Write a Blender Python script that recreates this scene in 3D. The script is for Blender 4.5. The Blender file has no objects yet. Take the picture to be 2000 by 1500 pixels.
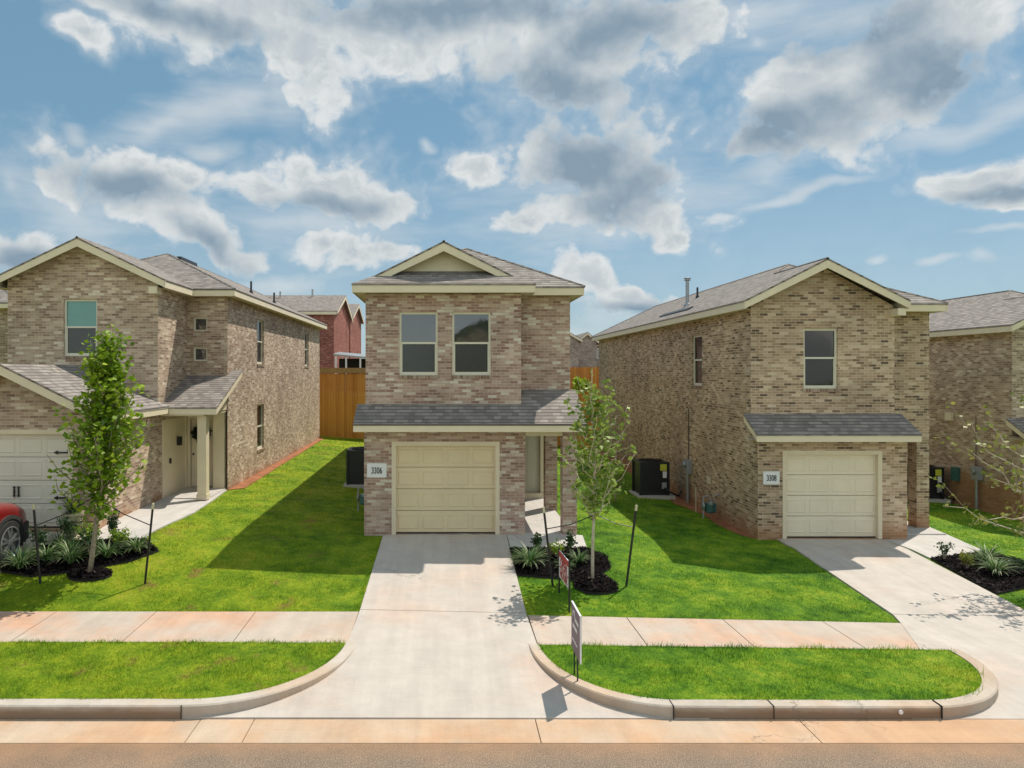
import bpy, bmesh, math, random
import numpy as np
from mathutils import Vector, Matrix
R = math.radians
sc = bpy.context.scene
COL = sc.collection

# ---------------------------------------------------------------- camera, sky, sun, exposure
cam = bpy.data.cameras.new("camera")
camo = bpy.data.objects.new("camera", cam); COL.objects.link(camo)
camo.location = (0, 0, 3.79); camo.rotation_euler = (R(90), 0, 0)
cam.sensor_width = 36; cam.lens = 1388 / 2000 * 36
cam.shift_x = 0.065; cam.shift_y = -0.0115; cam.clip_end = 3000; cam.clip_start = 0.05
sc.camera = camo
sc.view_settings.view_transform = 'Standard'; sc.view_settings.look = 'None'
sc.view_settings.gamma = 1.0; sc.view_settings.exposure = 0.42
SUN = Vector((2.5, 2.35, 5.75)).normalized()
SUN_EL = math.asin(SUN.z); SUN_AZ = math.atan2(SUN.x, SUN.y)
sl = bpy.data.lights.new("sun", 'SUN'); sl.energy = 3.4; sl.angle = R(0.5); sl.color = (1.0, 0.93, 0.82)
so = bpy.data.objects.new("sun", sl); COL.objects.link(so)
so.rotation_euler = SUN.to_track_quat('Z', 'Y').to_euler(); so.location = (20, 20, 50)
SKY_STRENGTH = 0.11
sc.cycles.max_bounces = 6; sc.cycles.diffuse_bounces = 3; sc.cycles.glossy_bounces = 2; sc.cycles.transmission_bounces = 3

class NT:
    """small helper to write node trees"""
    def __init__(s, tree): s.t = tree; s.L = tree.links
    def n(s, typ, **k):
        nd = s.t.nodes.new(typ)
        for a, v in k.items(): setattr(nd, a, v)
        return nd
    def put(s, sock, v):
        if isinstance(v, bpy.types.NodeSocket): s.L.new(v, sock)
        elif v is not None: sock.default_value = v
    def m(s, op, a, b=None, c=None, clamp=False):
        nd = s.n('ShaderNodeMath', operation=op); nd.use_clamp = clamp
        s.put(nd.inputs[0], a); s.put(nd.inputs[1], b); s.put(nd.inputs[2], c)
        return nd.outputs[0]
    def mix(s, f, a, b, typ='MIX'):
        nd = s.n('ShaderNodeMix', data_type='RGBA', blend_type=typ)
        s.put(nd.inputs[0], f); s.put(nd.inputs[6], a); s.put(nd.inputs[7], b)
        return nd.outputs[2]
    def noise(s, vec, scale, detail=4, rough=0.5, col=False):
        nd = s.n('ShaderNodeTexNoise'); s.put(nd.inputs['Vector'], vec)
        nd.inputs['Scale'].default_value = scale; nd.inputs['Detail'].default_value = detail
        nd.inputs['Roughness'].default_value = rough
        return nd.outputs[1 if col else 0]
    def rng(s, v, a, b, c=0.0, d=1.0, smooth=True):
        nd = s.n('ShaderNodeMapRange'); nd.interpolation_type = 'SMOOTHSTEP' if smooth else 'LINEAR'
        s.put(nd.inputs[0], v)
        for i, q in enumerate((a, b, c, d)): s.put(nd.inputs[i + 1], q)
        return nd.outputs[0]
    def ramp(s, f, stops, const=False):
        nd = s.n('ShaderNodeValToRGB'); s.put(nd.inputs[0], f); cr = nd.color_ramp
        if const: cr.interpolation = 'CONSTANT'
        while len(cr.elements) < len(stops): cr.elements.new(0.5)
        for e, (p, c) in zip(cr.elements, stops): e.position = p; e.color = (*c, 1)
        return nd.outputs[0]
    def map(s, vec, loc=(0, 0, 0), rot=(0, 0, 0), scale=(1, 1, 1), typ='POINT'):
        nd = s.n('ShaderNodeMapping', vector_type=typ); s.put(nd.inputs[0], vec)
        nd.inputs[1].default_value = loc; nd.inputs[2].default_value = rot; nd.inputs[3].default_value = scale
        return nd.outputs[0]

def C4(c): return (c[0], c[1], c[2], 1)

# clouds are laid out by compass direction: az (radians right of +Y) and t (tangent of elevation);
# (az, t, half width, half height, roll) of each heap
def dirof(x, y):
    az = math.atan((x - 870) / 1388); return az, (727 - y) / 1388 * math.cos(az)
CUM = []; VEIL = []; DARK = []
def cl(lst, x, y, rx, ry, rot=0):
    a, t = dirof(x, y); f = math.cos(a); lst.append((a, t, rx * 1.16 / 1388 * f * f, ry * 1.2 / 1388 * f, R(rot)))
for a in [(640, 370, 165, 75, -8), (592, 340, 50, 45), (740, 405, 90, 50), (520, 370, 70, 40),
          (250, 345, 190, 70, -12), (120, 345, 80, 40), (390, 350, 90, 40),
          (390, 450, 150, 55, -35), (300, 415, 60, 35), (480, 510, 70, 30),
          (60, 480, 110, 45), (690, 500, 120, 42, 0), (620, 485, 50, 30), (760, 490, 50, 32),
          (1120, 300, 170, 90, 0), (1230, 330, 120, 105), (1290, 420, 130, 50, -25), (1020, 425, 70, 35), (925, 325, 55, 42), (1100, 410, 110, 60), (1330, 465, 70, 25),
          (1140, 545, 75, 48, -30), (1230, 590, 110, 38, -15), (1090, 590, 60, 60),
          (1560, 170, 140, 100, 0), (1590, 230, 190, 90, 10), (1760, 110, 210, 130, 0), (1480, 290, 110, 35), (1850, 30, 230, 110, 0), (1690, 200, 150, 110),
          (900, 20, 330, 110, 0), (1120, 90, 230, 120, -10), (1300, 40, 140, 90), (720, 60, 170, 70, -15), (600, 90, 90, 160, 25), (500, 10, 260, 60),
          (250, 20, 200, 55, -15), (160, 75, 60, 35, -30), (420, 20, 150, 60),
          (1905, 350, 140, 40, 8), (1960, 385, 90, 26, 5)]: cl(CUM, *a)
for a in [(430, 190, 200, 62, 22), (330, 225, 110, 36, 24), (560, 130, 80, 120, 0), (1500, 330, 140, 30, 5), (1700, 30, 420, 60, 0), (1880, 235, 200, 40, 12), (1400, 30, 300, 50),
          (560, 555, 190, 35, 5), (1000, 640, 500, 50), (200, 560, 300, 30), (1550, 385, 200, 14, 8), (1950, 450, 160, 14, 5), (1200, 620, 260, 50, 0), (150, 400, 260, 90, -10), (650, 460, 260, 70, -5), (1180, 400, 330, 130, 0),
          (145, 262, 46, 26, -25), (420, 292, 46, 28), (10, 362, 50, 34, -35), (1480, 70, 40, 30), (828, 302, 20, 18), (1830, 522, 46, 16), (1910, 512, 56, 22), (1715, 518, 34, 14)]: cl(VEIL, *a)
for a in [(1150, 320, 120, 75, 0), (1240, 360, 80, 70, 0), (1180, 400, 90, 40), (1550, 255, 150, 65, 8), (1770, 130, 150, 85, -10), (1700, 60, 150, 60),
          (1080, 160, 150, 70, -10), (900, 25, 330, 45), (1200, 60, 120, 60), (640, 405, 110, 28, 0), (250, 365, 160, 35, -10), (400, 480, 90, 30, -35), (1490, 280, 80, 30, 0),
          (60, 500, 100, 26), (1250, 610, 110, 22), (1940, 375, 110, 22), (380, 30, 200, 30)]: cl(DARK, *a)

w = bpy.data.worlds.new("World"); sc.world = w; w.use_nodes = True
N = NT(w.node_tree); w.node_tree.nodes.clear()
sky = N.n('ShaderNodeTexSky', sky_type='NISHITA'); sky.sun_disc = False
sky.sun_elevation = SUN_EL; sky.sun_rotation = SUN_AZ; sky.altitude = 300; sky.air_density = 1.0; sky.dust_density = 0.6; sky.ozone_density = 2.0
tc = N.n('ShaderNodeTexCoord'); sp = N.n('ShaderNodeSeparateXYZ'); N.put(sp.inputs[0], tc.outputs['Generated'])
X, Y, Z = sp.outputs
az = N.m('ARCTAN2', X, Y)
hl = N.m('SQRT', N.m('ADD', N.m('MULTIPLY', X, X), N.m('MULTIPLY', Y, Y)))
tt = N.m('MINIMUM', N.m('DIVIDE', Z, N.m('MAXIMUM', hl, 0.02)), 3.0)
cb = N.n('ShaderNodeCombineXYZ'); N.put(cb.inputs[0], az); N.put(cb.inputs[1], tt)
P = cb.outputs[0]
warp = N.noise(P, 7, 3, 0.55, col=True)
vm = N.n('ShaderNodeVectorMath', operation='MULTIPLY_ADD')
N.put(vm.inputs[0], warp); vm.inputs[1].default_value = (0.095, 0.08, 0); vm.inputs[2].default_value = (-0.0475, -0.04, 0)
va = N.n('ShaderNodeVectorMath', operation='ADD'); N.put(va.inputs[0], P); N.put(va.inputs[1], vm.outputs[0])
PW = va.outputs[0]
pws = N.n('ShaderNodeSeparateXYZ'); N.put(pws.inputs[0], PW); PWX, PWY, _z = pws.outputs
def field(lst, start=0.0):
    # each heap's vector carries the running value in z (scaled away) so that the nodes evaluate one after another
    cur = None
    for (a, t, rx, ry, ro) in lst:
        c3 = N.n('ShaderNodeCombineXYZ'); N.put(c3.inputs[0], PWX); N.put(c3.inputs[1], PWY); N.put(c3.inputs[2], cur if cur is not None else start)
        mp = N.map(c3.outputs[0], (a, t, 0), (0, 0, ro), (rx, ry, 1e6), 'TEXTURE')
        ln = N.n('ShaderNodeVectorMath', operation='LENGTH'); N.put(ln.inputs[0], mp)
        v = ln.outputs['Value']
        cur = v if cur is None else N.m('SMOOTH_MIN', cur, v, 0.35)
    return N.m('SUBTRACT', 1.0, N.m('MINIMUM', cur, 2.2))
Fc = field(CUM); Fv = field(VEIL, Fc); Fd = field(DARK, Fv)
# outside the photographed part of the sky the same kind of broken cloud goes on
rest = N.rng(N.noise(P, 2.2, 4, 0.55), 0.45, 0.62, -1.0, 0.8)
side = N.m('MAXIMUM', N.rng(N.m('ABSOLUTE', N.m('SUBTRACT', az, 0.05)), 0.72, 0.95), N.rng(tt, 0.56, 0.75))
Fc = N.m('MAXIMUM', Fc, N.m('ADD', N.m('MULTIPLY', N.m('SUBTRACT', rest, -1.3), side), -1.3))
fb = N.noise(P, 16, 9, 0.6)
fb2 = N.noise(PW, 46, 6, 0.62)
vo = N.n('ShaderNodeTexVoronoi', feature='SMOOTH_F1'); N.put(vo.inputs['Vector'], PW)
vo.inputs['Scale'].default_value = 21; vo.inputs['Smoothness'].default_value = 0.25
w2 = N.n('ShaderNodeVectorMath', operation='MULTIPLY_ADD'); N.put(w2.inputs[0], N.noise(P, 30, 3, 0.6, col=True)); w2.inputs[1].default_value = (0.03, 0.03, 0); N.put(w2.inputs[2], PW)
vo2 = N.n('ShaderNodeTexVoronoi', feature='SMOOTH_F1'); N.put(vo2.inputs['Vector'], w2.outputs[0])
vo2.inputs['Scale'].default_value = 52; vo2.inputs['Smoothness'].default_value = 0.25
puff = N.m('ADD', N.m('SUBTRACT', 0.42, vo.outputs['Distance']), N.m('MULTIPLY', N.m('SUBTRACT', 0.42, vo2.outputs['Distance']), 0.5))
D = N.m('ADD', N.m('MULTIPLY', Fc, 1.35), N.m('MULTIPLY', N.m('SUBTRACT', fb, 0.5), 1.4))
D = N.m('ADD', D, N.m('MULTIPLY', puff, 0.72))
D = N.m('ADD', D, N.m('MULTIPLY', N.m('SUBTRACT', fb2, 0.5), 0.8))
alpha = N.m('MAXIMUM', N.m('MULTIPLY', N.rng(D, -0.55, 0.5), 0.38), N.rng(D, -0.1, 0.62))
st = N.map(P, (0, 0, 0), (0, 0, R(-12)), (5, 22, 1))
ci = N.noise(st, 1.0, 6, 0.6)
Dv = N.m('ADD', Fv, N.m('MULTIPLY', N.m('SUBTRACT', ci, 0.5), 1.6))
av = N.m('MULTIPLY', N.rng(Dv, -0.2, 1.1), 0.62)
haz = N.rng(tt, 0.0, 0.32, 0.38, 0.0, smooth=False)
alpha_t = N.m('MAXIMUM', N.m('MAXIMUM', alpha, av), haz)
shade = N.rng(N.m('ADD', Fd, N.m('MULTIPLY', N.m('SUBTRACT', fb, 0.5), 1.1)), -0.5, 0.95)
shade = N.m('MULTIPLY', shade, alpha)
thick = N.m('MULTIPLY', N.rng(N.m('ADD', D, N.m('MULTIPLY', N.m('SUBTRACT', fb2, 0.5), 0.9)), 0.35, 1.25), 0.42)
sh = N.m('SUBTRACT', N.m('MAXIMUM', N.m('MULTIPLY', shade, 0.95), N.m('MULTIPLY', thick, alpha)), N.m('MULTIPLY', puff, 0.3), clamp=True)
k = 1.0 / SKY_STRENGTH
back = N.rng(N.m('ABSOLUTE', az), 1.2, 2.2, 1.0, 2.6)   # unseen clouds behind the camera, brightened and warmed to fill the shaded fronts
ccol = N.ramp(sh, [(0.0, (.56, .58, .585)), (0.3, (.45, .485, .50)), (0.65, (.31, .365, .41)), (1.0, (.185, .255, .32))])
cm = N.n('ShaderNodeVectorMath', operation='SCALE'); N.put(cm.inputs[0], ccol); N.put(cm.inputs['Scale'], N.m('MULTIPLY', back, k))
warmth = N.mix(N.m('SUBTRACT', back, 1.0, clamp=True), (1, 1, 1, 1), (1.08, .98, .86, 1))
skyc = N.mix(0.55, N.mix(1.0, sky.outputs[0], (0.42, 0.55, 0.58, 1), 'MULTIPLY'), (.185 * k, .335 * k, .44 * k, 1))
final = N.mix(alpha_t, skyc, N.mix(1.0, cm.outputs[0], warmth, 'MULTIPLY'))
bg = N.n('ShaderNodeBackground'); N.put(bg.inputs[0], final); bg.inputs[1].default_value = SKY_STRENGTH
wo = N.n('ShaderNodeOutputWorld'); N.put(wo.inputs[0], bg.outputs[0])

# ---------------------------------------------------------------- materials
def mat(name):
    m = bpy.data.materials.new(name); m.use_nodes = True; m.node_tree.nodes.clear()
    n = NT(m.node_tree); b = n.n('ShaderNodeBsdfPrincipled'); o = n.n('ShaderNodeOutputMaterial')
    n.L.new(b.outputs[0], o.inputs[0]); return m, n, b
def bump(n, b, h, dist=0.01, strength=1.0):
    bn = n.n('ShaderNodeBump'); bn.inputs['Strength'].default_value = strength; bn.inputs['Distance'].default_value = dist
    n.put(bn.inputs['Height'], h); n.L.new(bn.outputs[0], b.inputs['Normal'])
def coords(n, uv=False):
    t = n.n('ShaderNodeTexCoord')
    if uv: return t.outputs['UV']
    g = n.n('ShaderNodeNewGeometry'); return g.outputs['Position']
def plain(name, c, rough=0.6, var=0.08, scale=3.0, metal=0.0, spec=0.5, bmp=0.0):
    m, n, b = mat(name); p = coords(n)
    f = n.noise(p, scale, 5, 0.6)
    v = n.rng(f, 0.3, 0.7, 1 - var, 1 + var, smooth=False)
    sc_ = n.n('ShaderNodeVectorMath', operation='SCALE'); sc_.inputs[0].default_value = c; n.put(sc_.inputs['Scale'], v)
    n.put(b.inputs['Base Color'], sc_.outputs[0]); b.inputs['Roughness'].default_value = rough
    b.inputs['Metallic'].default_value = metal; b.inputs['Specular IOR Level'].default_value = spec
    if bmp: bump(n, b, n.noise(p, scale * 12, 4, 0.6), bmp)
    return m
def brick(name, stops, mortar, bw=0.203, rh=0.0677, ms=0.007, stain=0.2, dirt=None):
    m, n, b = mat(name); uv = coords(n, True); p = coords(n)
    jit = n.noise(p, 4, 2, 0.5, col=True)
    ja = n.n('ShaderNodeVectorMath', operation='MULTIPLY_ADD'); n.put(ja.inputs[0], jit); ja.inputs[1].default_value = (.006, .006, 0); n.put(ja.inputs[2], uv)
    t = n.n('ShaderNodeTexBrick'); n.put(t.inputs['Vector'], ja.outputs[0])
    t.inputs['Color1'].default_value = (0, 0, 0, 1); t.inputs['Color2'].default_value = (1, 1, 1, 1); t.inputs['Mortar'].default_value = (.5, .5, .5, 1)
    t.inputs['Scale'].default_value = 1; t.inputs['Brick Width'].default_value = bw; t.inputs['Row Height'].default_value = rh
    t.inputs['Mortar Size'].default_value = ms; t.inputs['Mortar Smooth'].default_value = 0.3
    L_ = [.3 * c[0] + .6 * c[1] + .1 * c[2] for _, c in stops]; mid = sum(L_) / len(L_)
    stops = [(q, tuple(max(0, (l + (v - l) * 1.08)) * ((mid + (l - mid) * .85) / l * .93) for v in c)) for (q, c), l in zip(stops, L_)]
    # brick-to-brick tint, spread a little by a broad noise so light and dark bricks drift in clusters
    sx = n.n('ShaderNodeSeparateColor'); n.put(sx.inputs[0], t.outputs['Color'])
    r = n.m('ADD', sx.outputs[0], n.m('MULTIPLY', n.m('SUBTRACT', n.noise(p, 1.3, 3, 0.5), 0.5), 0.5))
    r = n.m('ADD', r, n.m('MULTIPLY', n.m('SUBTRACT', n.noise(uv, 22, 4, 0.7), 0.5), 0.35), clamp=True)
    c = n.ramp(r, stops)
    c = n.mix(t.outputs['Fac'], c, C4(mortar))
    big = n.rng(n.noise(p, 0.7, 4, 0.6), 0.3, 0.7, 1 - stain, 1 + stain, smooth=False)
    s2 = n.n('ShaderNodeVectorMath', operation='SCALE'); n.put(s2.inputs[0], c); n.put(s2.inputs['Scale'], big)
    out = s2.outputs[0]
    if dirt:   # splashed red clay low on the wall, strongest where the noise says
        z0, h = dirt; z = n.n('ShaderNodeSeparateXYZ'); n.put(z.inputs[0], p)
        f = n.rng(n.m('ADD', z.outputs[2], n.m('MULTIPLY', n.noise(p, 1.1, 4, 0.6), -1.2)), z0 + h - 0.6, z0 - 0.7)
        out = n.mix(n.m('MULTIPLY', f, 0.75), out, (.36, .17, .075, 1))
    n.put(b.inputs['Base Color'], out); b.inputs['Roughness'].default_value = 0.88; b.inputs['Specular IOR Level'].default_value = 0.25
    h = n.m('ADD', n.m('MULTIPLY', t.outputs['Fac'], -1.0), n.m('MULTIPLY', n.noise(uv, 60, 3, 0.6), 0.4))
    bump(n, b, h, 0.0035)
    return m
def shingle(name, stops, dark=(.05, .045, .045)):
    m, n, b = mat(name); uv = coords(n, True); p = coords(n)
    t = n.n('ShaderNodeTexBrick'); n.put(t.inputs['Vector'], uv)
    t.inputs['Color1'].default_value = (0, 0, 0, 1); t.inputs['Color2'].default_value = (1, 1, 1, 1); t.inputs['Mortar'].default_value = (.5, .5, .5, 1)
    t.offset = 0.37; t.inputs['Scale'].default_value = 1; t.inputs['Brick Width'].default_value = 0.16; t.inputs['Row Height'].default_value = 0.143
    t.inputs['Mortar Size'].default_value = 0.0015
    sx = n.n('ShaderNodeSeparateColor'); n.put(sx.inputs[0], t.outputs['Color'])
    s = n.n('ShaderNodeSeparateXYZ'); n.put(s.inputs[0], uv)
    row = n.m('FRACT', n.m('DIVIDE', s.outputs[1], 0.143))
    line = n.rng(n.m('ADD', row, n.m('MULTIPLY', sx.outputs[0], -0.06)), 0.10, 0.2, 1.0, 0.0)
    r = n.m('ADD', n.m('MULTIPLY', sx.outputs[0], 0.8), n.m('MULTIPLY', n.noise(p, 3, 6, 0.7), 0.35), clamp=True)
    c = n.ramp(r, stops)
    gr = n.rng(n.noise(p, 90, 2, 0.5), 0.3, 0.7, 0.82, 1.18, smooth=False)
    s2 = n.n('ShaderNodeVectorMath', operation='SCALE'); n.put(s2.inputs[0], c); n.put(s2.inputs['Scale'], gr)
    out = n.mix(n.m('MULTIPLY', line, 0.75), s2.outputs[0], C4(dark))
    n.put(b.inputs['Base Color'], out); b.inputs['Roughness'].default_value = 0.85; b.inputs['Specular IOR Level'].default_value = 0.35
    bump(n, b, n.m('SUBTRACT', n.m('MULTIPLY', row, -0.6), line), 0.012)
    return m
def concrete(name, c, tint=(.62, .36, .22), amt=0.35, spots=0.25, rough=0.8, lo=0.5, hi=0.75, joints=None):
    m, n, b = mat(name); p = coords(n)
    a = n.noise(p, 0.55, 5, 0.6); f = n.rng(a, lo, hi)
    v = n.rng(n.noise(p, 2.3, 6, 0.65), 0.25, 0.75, 0.88, 1.1, smooth=False)
    g = n.rng(n.noise(p, 70, 3, 0.6), 0.25, 0.75, 0.94, 1.06, smooth=False)
    s2 = n.n('ShaderNodeVectorMath', operation='SCALE'); n.put(s2.inputs[0], n.mix(n.m('MULTIPLY', f, amt), C4(c), C4(tint))); n.put(s2.inputs['Scale'], n.m('MULTIPLY', v, g))
    sp_ = n.rng(n.noise(n.map(p, scale=(1, 1.6, 1)), 5.5, 5, 0.75), 0.66, 0.76)
    out = n.mix(n.m('MULTIPLY', sp_, spots), s2.outputs[0], (c[0] * .55, c[1] * .53, c[2] * .5, 1))
    st_ = n.rng(n.noise(n.map(p, scale=(5, .35, 1)), 1.0, 4, 0.6), .35, .75, 1.03, .90, smooth=False)
    br_ = n.rng(n.noise(n.map(p, scale=(2, 90, 1)), 1.0, 3, 0.6), .3, .7, .97, 1.03, smooth=False)
    s4 = n.n('ShaderNodeVectorMath', operation='SCALE'); n.put(s4.inputs[0], out); n.put(s4.inputs['Scale'], n.m('MULTIPLY', st_, br_)); out = s4.outputs[0]
    wv = n.n('ShaderNodeVectorMath', operation='MULTIPLY_ADD'); n.put(wv.inputs[0], n.noise(p, 1.7, 4, 0.6, col=True)); wv.inputs[1].default_value = (.9, .9, .9); n.put(wv.inputs[2], p)
    vc = n.n('ShaderNodeTexVoronoi', feature='DISTANCE_TO_EDGE'); n.put(vc.inputs['Vector'], wv.outputs[0]); vc.inputs['Scale'].default_value = .28
    ck = n.m('MULTIPLY', n.rng(vc.outputs['Distance'], .0045, .0015), n.rng(n.noise(p, .5, 2, .5), .52, .6))
    out = n.mix(n.m('MULTIPLY', ck, .45), out, (.16, .12, .09, 1))
    n.put(b.inputs['Base Color'], out); b.inputs['Roughness'].default_value = rough; b.inputs['Specular IOR Level'].default_value = 0.3
    bump(n, b, n.m('ADD', n.noise(p, 45, 5, 0.7), n.m('MULTIPLY', br_, 2.0)), 0.004)
    return m
def grass_mat(name, blade):
    m, n, b = mat(name); p = coords(n)
    s = n.n('ShaderNodeSeparateXYZ'); n.put(s.inputs[0], p)
    big = n.noise(p, 0.45, 4, 0.6); mid = n.noise(p, 2.6, 5, 0.65)
    left = n.rng(n.m('ADD', s.outputs[0], n.m('MULTIPLY', big, 2.0)), 2.2, -2.5)     # the left-hand lawn is drier and yellower
    r = n.m('ADD', n.m('ADD', n.m('MULTIPLY', big, 0.4), n.m('MULTIPLY', mid, 0.4)), n.m('MULTIPLY', n.noise(p, 9, 4, 0.7), 0.2))
    gr = n.ramp(r, [(.37, (.035, .105, .006)), (.46, (.09, .21, .010)), (.53, (.17, .30, .014)), (.61, (.32, .39, .028))])
    ye = n.ramp(r, [(.36, (.07, .155, .007)), (.46, (.165, .265, .010)), (.54, (.27, .345, .015)), (.64, (.38, .37, .035))])
    c = n.mix(n.m('MULTIPLY', left, 0.9), gr, ye)
    dry = n.rng(n.noise(p, 1.1, 6, 0.7), 0.575, 0.68)
    c = n.mix(n.m('MULTIPLY', n.m('MULTIPLY', dry, left), 0.7), c, (.27, .145, .055, 1))
    if blade:
        at = n.n('ShaderNodeAttribute', attribute_name='tint')
        s2 = n.n('ShaderNodeVectorMath', operation='SCALE'); n.put(s2.inputs[0], c); n.put(s2.inputs['Scale'], n.rng(at.outputs['Fac'], 0, 1, 0.5, 1.75, smooth=False))
        c = s2.outputs[0]
    else:
        fine = n.rng(n.noise(p, 26, 4, 0.8), 0.3, 0.7, 0.6, 1.3, smooth=False)
        s2 = n.n('ShaderNodeVectorMath', operation='SCALE'); n.put(s2.inputs[0], c); n.put(s2.inputs['Scale'], fine)
        c = s2.outputs[0]; bump(n, b, n.noise(p, 30, 4, 0.8), 0.03)
    n.put(b.inputs['Base Color'], c); b.inputs['Roughness'].default_value = 0.75; b.inputs['Specular IOR Level'].default_value = 0.15
    if blade: leafy(m, n, b, c, 0.25)
    return m
def leafy(m, n, b, c, t):
    tr = n.n('ShaderNodeBsdfTranslucent'); n.put(tr.inputs[0], c); mx = n.n('ShaderNodeMixShader'); mx.inputs[0].default_value = t
    n.L.new(b.outputs[0], mx.inputs[1]); n.L.new(tr.outputs[0], mx.inputs[2])
    o = [q for q in m.node_tree.nodes if q.bl_idname == 'ShaderNodeOutputMaterial'][0]; n.L.new(mx.outputs[0], o.inputs[0])
def leaf_mat(name, stops, t=0.35):
    m, n, b = mat(name); at = n.n('ShaderNodeAttribute', attribute_name='tint')
    c = n.ramp(at.outputs['Fac'], stops); n.put(b.inputs['Base Color'], c)
    b.inputs['Roughness'].default_value = 0.5; b.inputs['Specular IOR Level'].default_value = 0.35
    leafy(m, n, b, c, t); return m

M = {}
M['brick_pink'] = brick('brick_pink', [(0, (.24, .145, .12)), (.22, (.35, .225, .18)), (.5, (.45, .315, .255)), (.75, (.53, .39, .32)), (.88, (.65, .53, .43)), (1, (.78, .70, .60))], (.52, .44, .35))
M['brick_tan'] = brick('brick_tan', [(0, (.09, .062, .048)), (.07, (.17, .115, .08)), (.17, (.34, .235, .16)), (.55, (.47, .335, .235)), (.8, (.57, .425, .31)), (1, (.72, .58, .44))], (.60, .50, .36), dirt=(-.35, .75))
M['brick_drab'] = brick('brick_drab', [(0, (.22, .15, .115)), (.2, (.34, .245, .185)), (.5, (.46, .345, .26)), (.78, (.55, .43, .33)), (.92, (.68, .56, .44)), (1, (.78, .68, .55))], (.56, .46, .36), dirt=(.25, .35))
M['brick_red'] = brick('brick_red', [(0, (.12, .035, .03)), (.4, (.24, .06, .045)), (.8, (.36, .11, .08)), (1, (.5, .24, .18))], (.4, .3, .25))
M['brick_grey'] = brick('brick_grey', [(0, (.20, .15, .13)), (.5, (.36, .29, .25)), (1, (.50, .43, .37))], (.36, .33, .29))
M['soldier'] = brick('brick_soldier', [(0, (.16, .10, .07)), (.5, (.30, .20, .14)), (1, (.45, .36, .28))], (.38, .33, .28), bw=0.07, rh=0.5)
M['shingle'] = shingle('roof_shingle', [(0, (.165, .142, .13)), (.35, (.22, .192, .172)), (.7, (.28, .247, .220)), (1, (.35, .31, .275))])
M['fascia'] = plain('fascia_cream', (.77, .67, .49), 0.55, 0.05, 2.0)
M['trim'] = plain('trim_cream', (.73, .63, .46), 0.5, 0.05, 2.0)
M['soffit'] = plain('soffit_cream', (.66, .57, .42), 0.6, 0.05, 2.0)
M['garage_cream'] = plain('garage_cream', (.74, .61, .39), 0.45, 0.05, 1.2)
M['garage_pale'] = plain('garage_pale', (.74, .68, .57), 0.45, 0.05, 1.2)
M['garage_beige'] = plain('garage_beige', (.80, .71, .54), 0.45, 0.05, 1.2)
M['vinyl'] = plain('window_vinyl', (.72, .68, .55), 0.4, 0.03, 2.0)
M['door'] = plain('door_paint', (.55, .52, .42), 0.45, 0.04, 2.0)
M['black'] = plain('black_paint', (.012, .012, .013), 0.45, 0.1, 4)
M['blackmetal'] = plain('black_coated_steel', (.018, .019, .022), 0.4, 0.15, 6)
M['metal'] = plain('galvanised_metal', (.36, .38, .39), 0.42, 0.15, 6, metal=0.6)
M['greybox'] = plain('grey_enamel', (.33, .33, .34), 0.45, 0.1, 5)
M['greenmeter'] = plain('green_meter_paint', (.05, .15, .14), 0.45, 0.12, 8)
M['white'] = plain('white_plastic', (.78, .78, .78), 0.4, 0.02, 4)
M['yellow'] = plain('yellow_label', (.62, .60, .06), 0.5, 0.05, 4)
M['ink'] = plain('black_ink', (.015, .015, .02), 0.6, 0.02, 4)
M['wood'] = plain('stake_wood', (.62, .56, .36), 0.7, 0.1, 8)
M['rubber'] = plain('tyre_rubber', (.018, .018, .018), 0.8, 0.2, 10)
M['alloy'] = plain('alloy_rim', (.55, .57, .60), 0.28, 0.06, 10, metal=0.85)
M['cladding'] = plain('dark_cladding', (.035, .035, .036), 0.6, 0.1, 6)
M['carglass'] = plain('car_glass', (.015, .018, .02), 0.05, 0.05, 2, spec=1.0)
M['signred'] = plain('sign_red', (.42, .03, .03), 0.5, 0.05, 5)
M['signpurple'] = plain('sign_purple', (.13, .075, .12), 0.5, 0.1, 5)
M['urn'] = plain('urn_stone', (.60, .53, .36), 0.75, 0.12, 9, bmp=0.003)
M['soil'] = plain('red_clay', (.34, .135, .06), 0.95, 0.35, 3, bmp=0.02)
M['dark'] = plain('dark_void', (.02, .018, .015), 0.9, 0.1, 3)
m, n, b = mat('car_red'); b.inputs['Base Color'].default_value = (.36, .008, .012, 1); b.inputs['Metallic'].default_value = 0.25
b.inputs['Roughness'].default_value = 0.32; b.inputs['Coat Weight'].default_value = 1.0; b.inputs['Coat Roughness'].default_value = 0.05
fl = n.noise(coords(n), 900, 1, 0.5); n.put(b.inputs['Base Color'], n.mix(fl, (.20, .004, .006, 1), (.28, .007, .010, 1))); M['carred'] = m
def glass(name, c, ior=2.1, rough=0.03):
    m, n, b = mat(name); p = coords(n)
    n.put(b.inputs['Base Color'], n.mix(n.noise(p, 2.0, 2, 0.5), C4(c), C4([q * 1.5 for q in c])))
    b.inputs['Roughness'].default_value = rough; b.inputs['IOR'].default_value = ior
    bump(n, b, n.noise(p, 1.6, 2, 0.5), 0.0018); return m
M['glass'] = glass('window_glass', (.012, .018, .022), 2.3)
M['glassdark'] = glass('dark_window_glass', (.010, .011, .012), 1.55, 0.06)
M['screen'] = glass('insect_screen', (.016, .020, .022), 1.7, 0.18)
M['blind'] = glass('glass_over_teal_blind', (.06, .22, .18), 1.9, 0.1)
m, n, b = mat('fence_cedar'); p = coords(n); uv = coords(n, True)
s = n.n('ShaderNodeSeparateXYZ'); n.put(s.inputs[0], uv)
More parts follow.
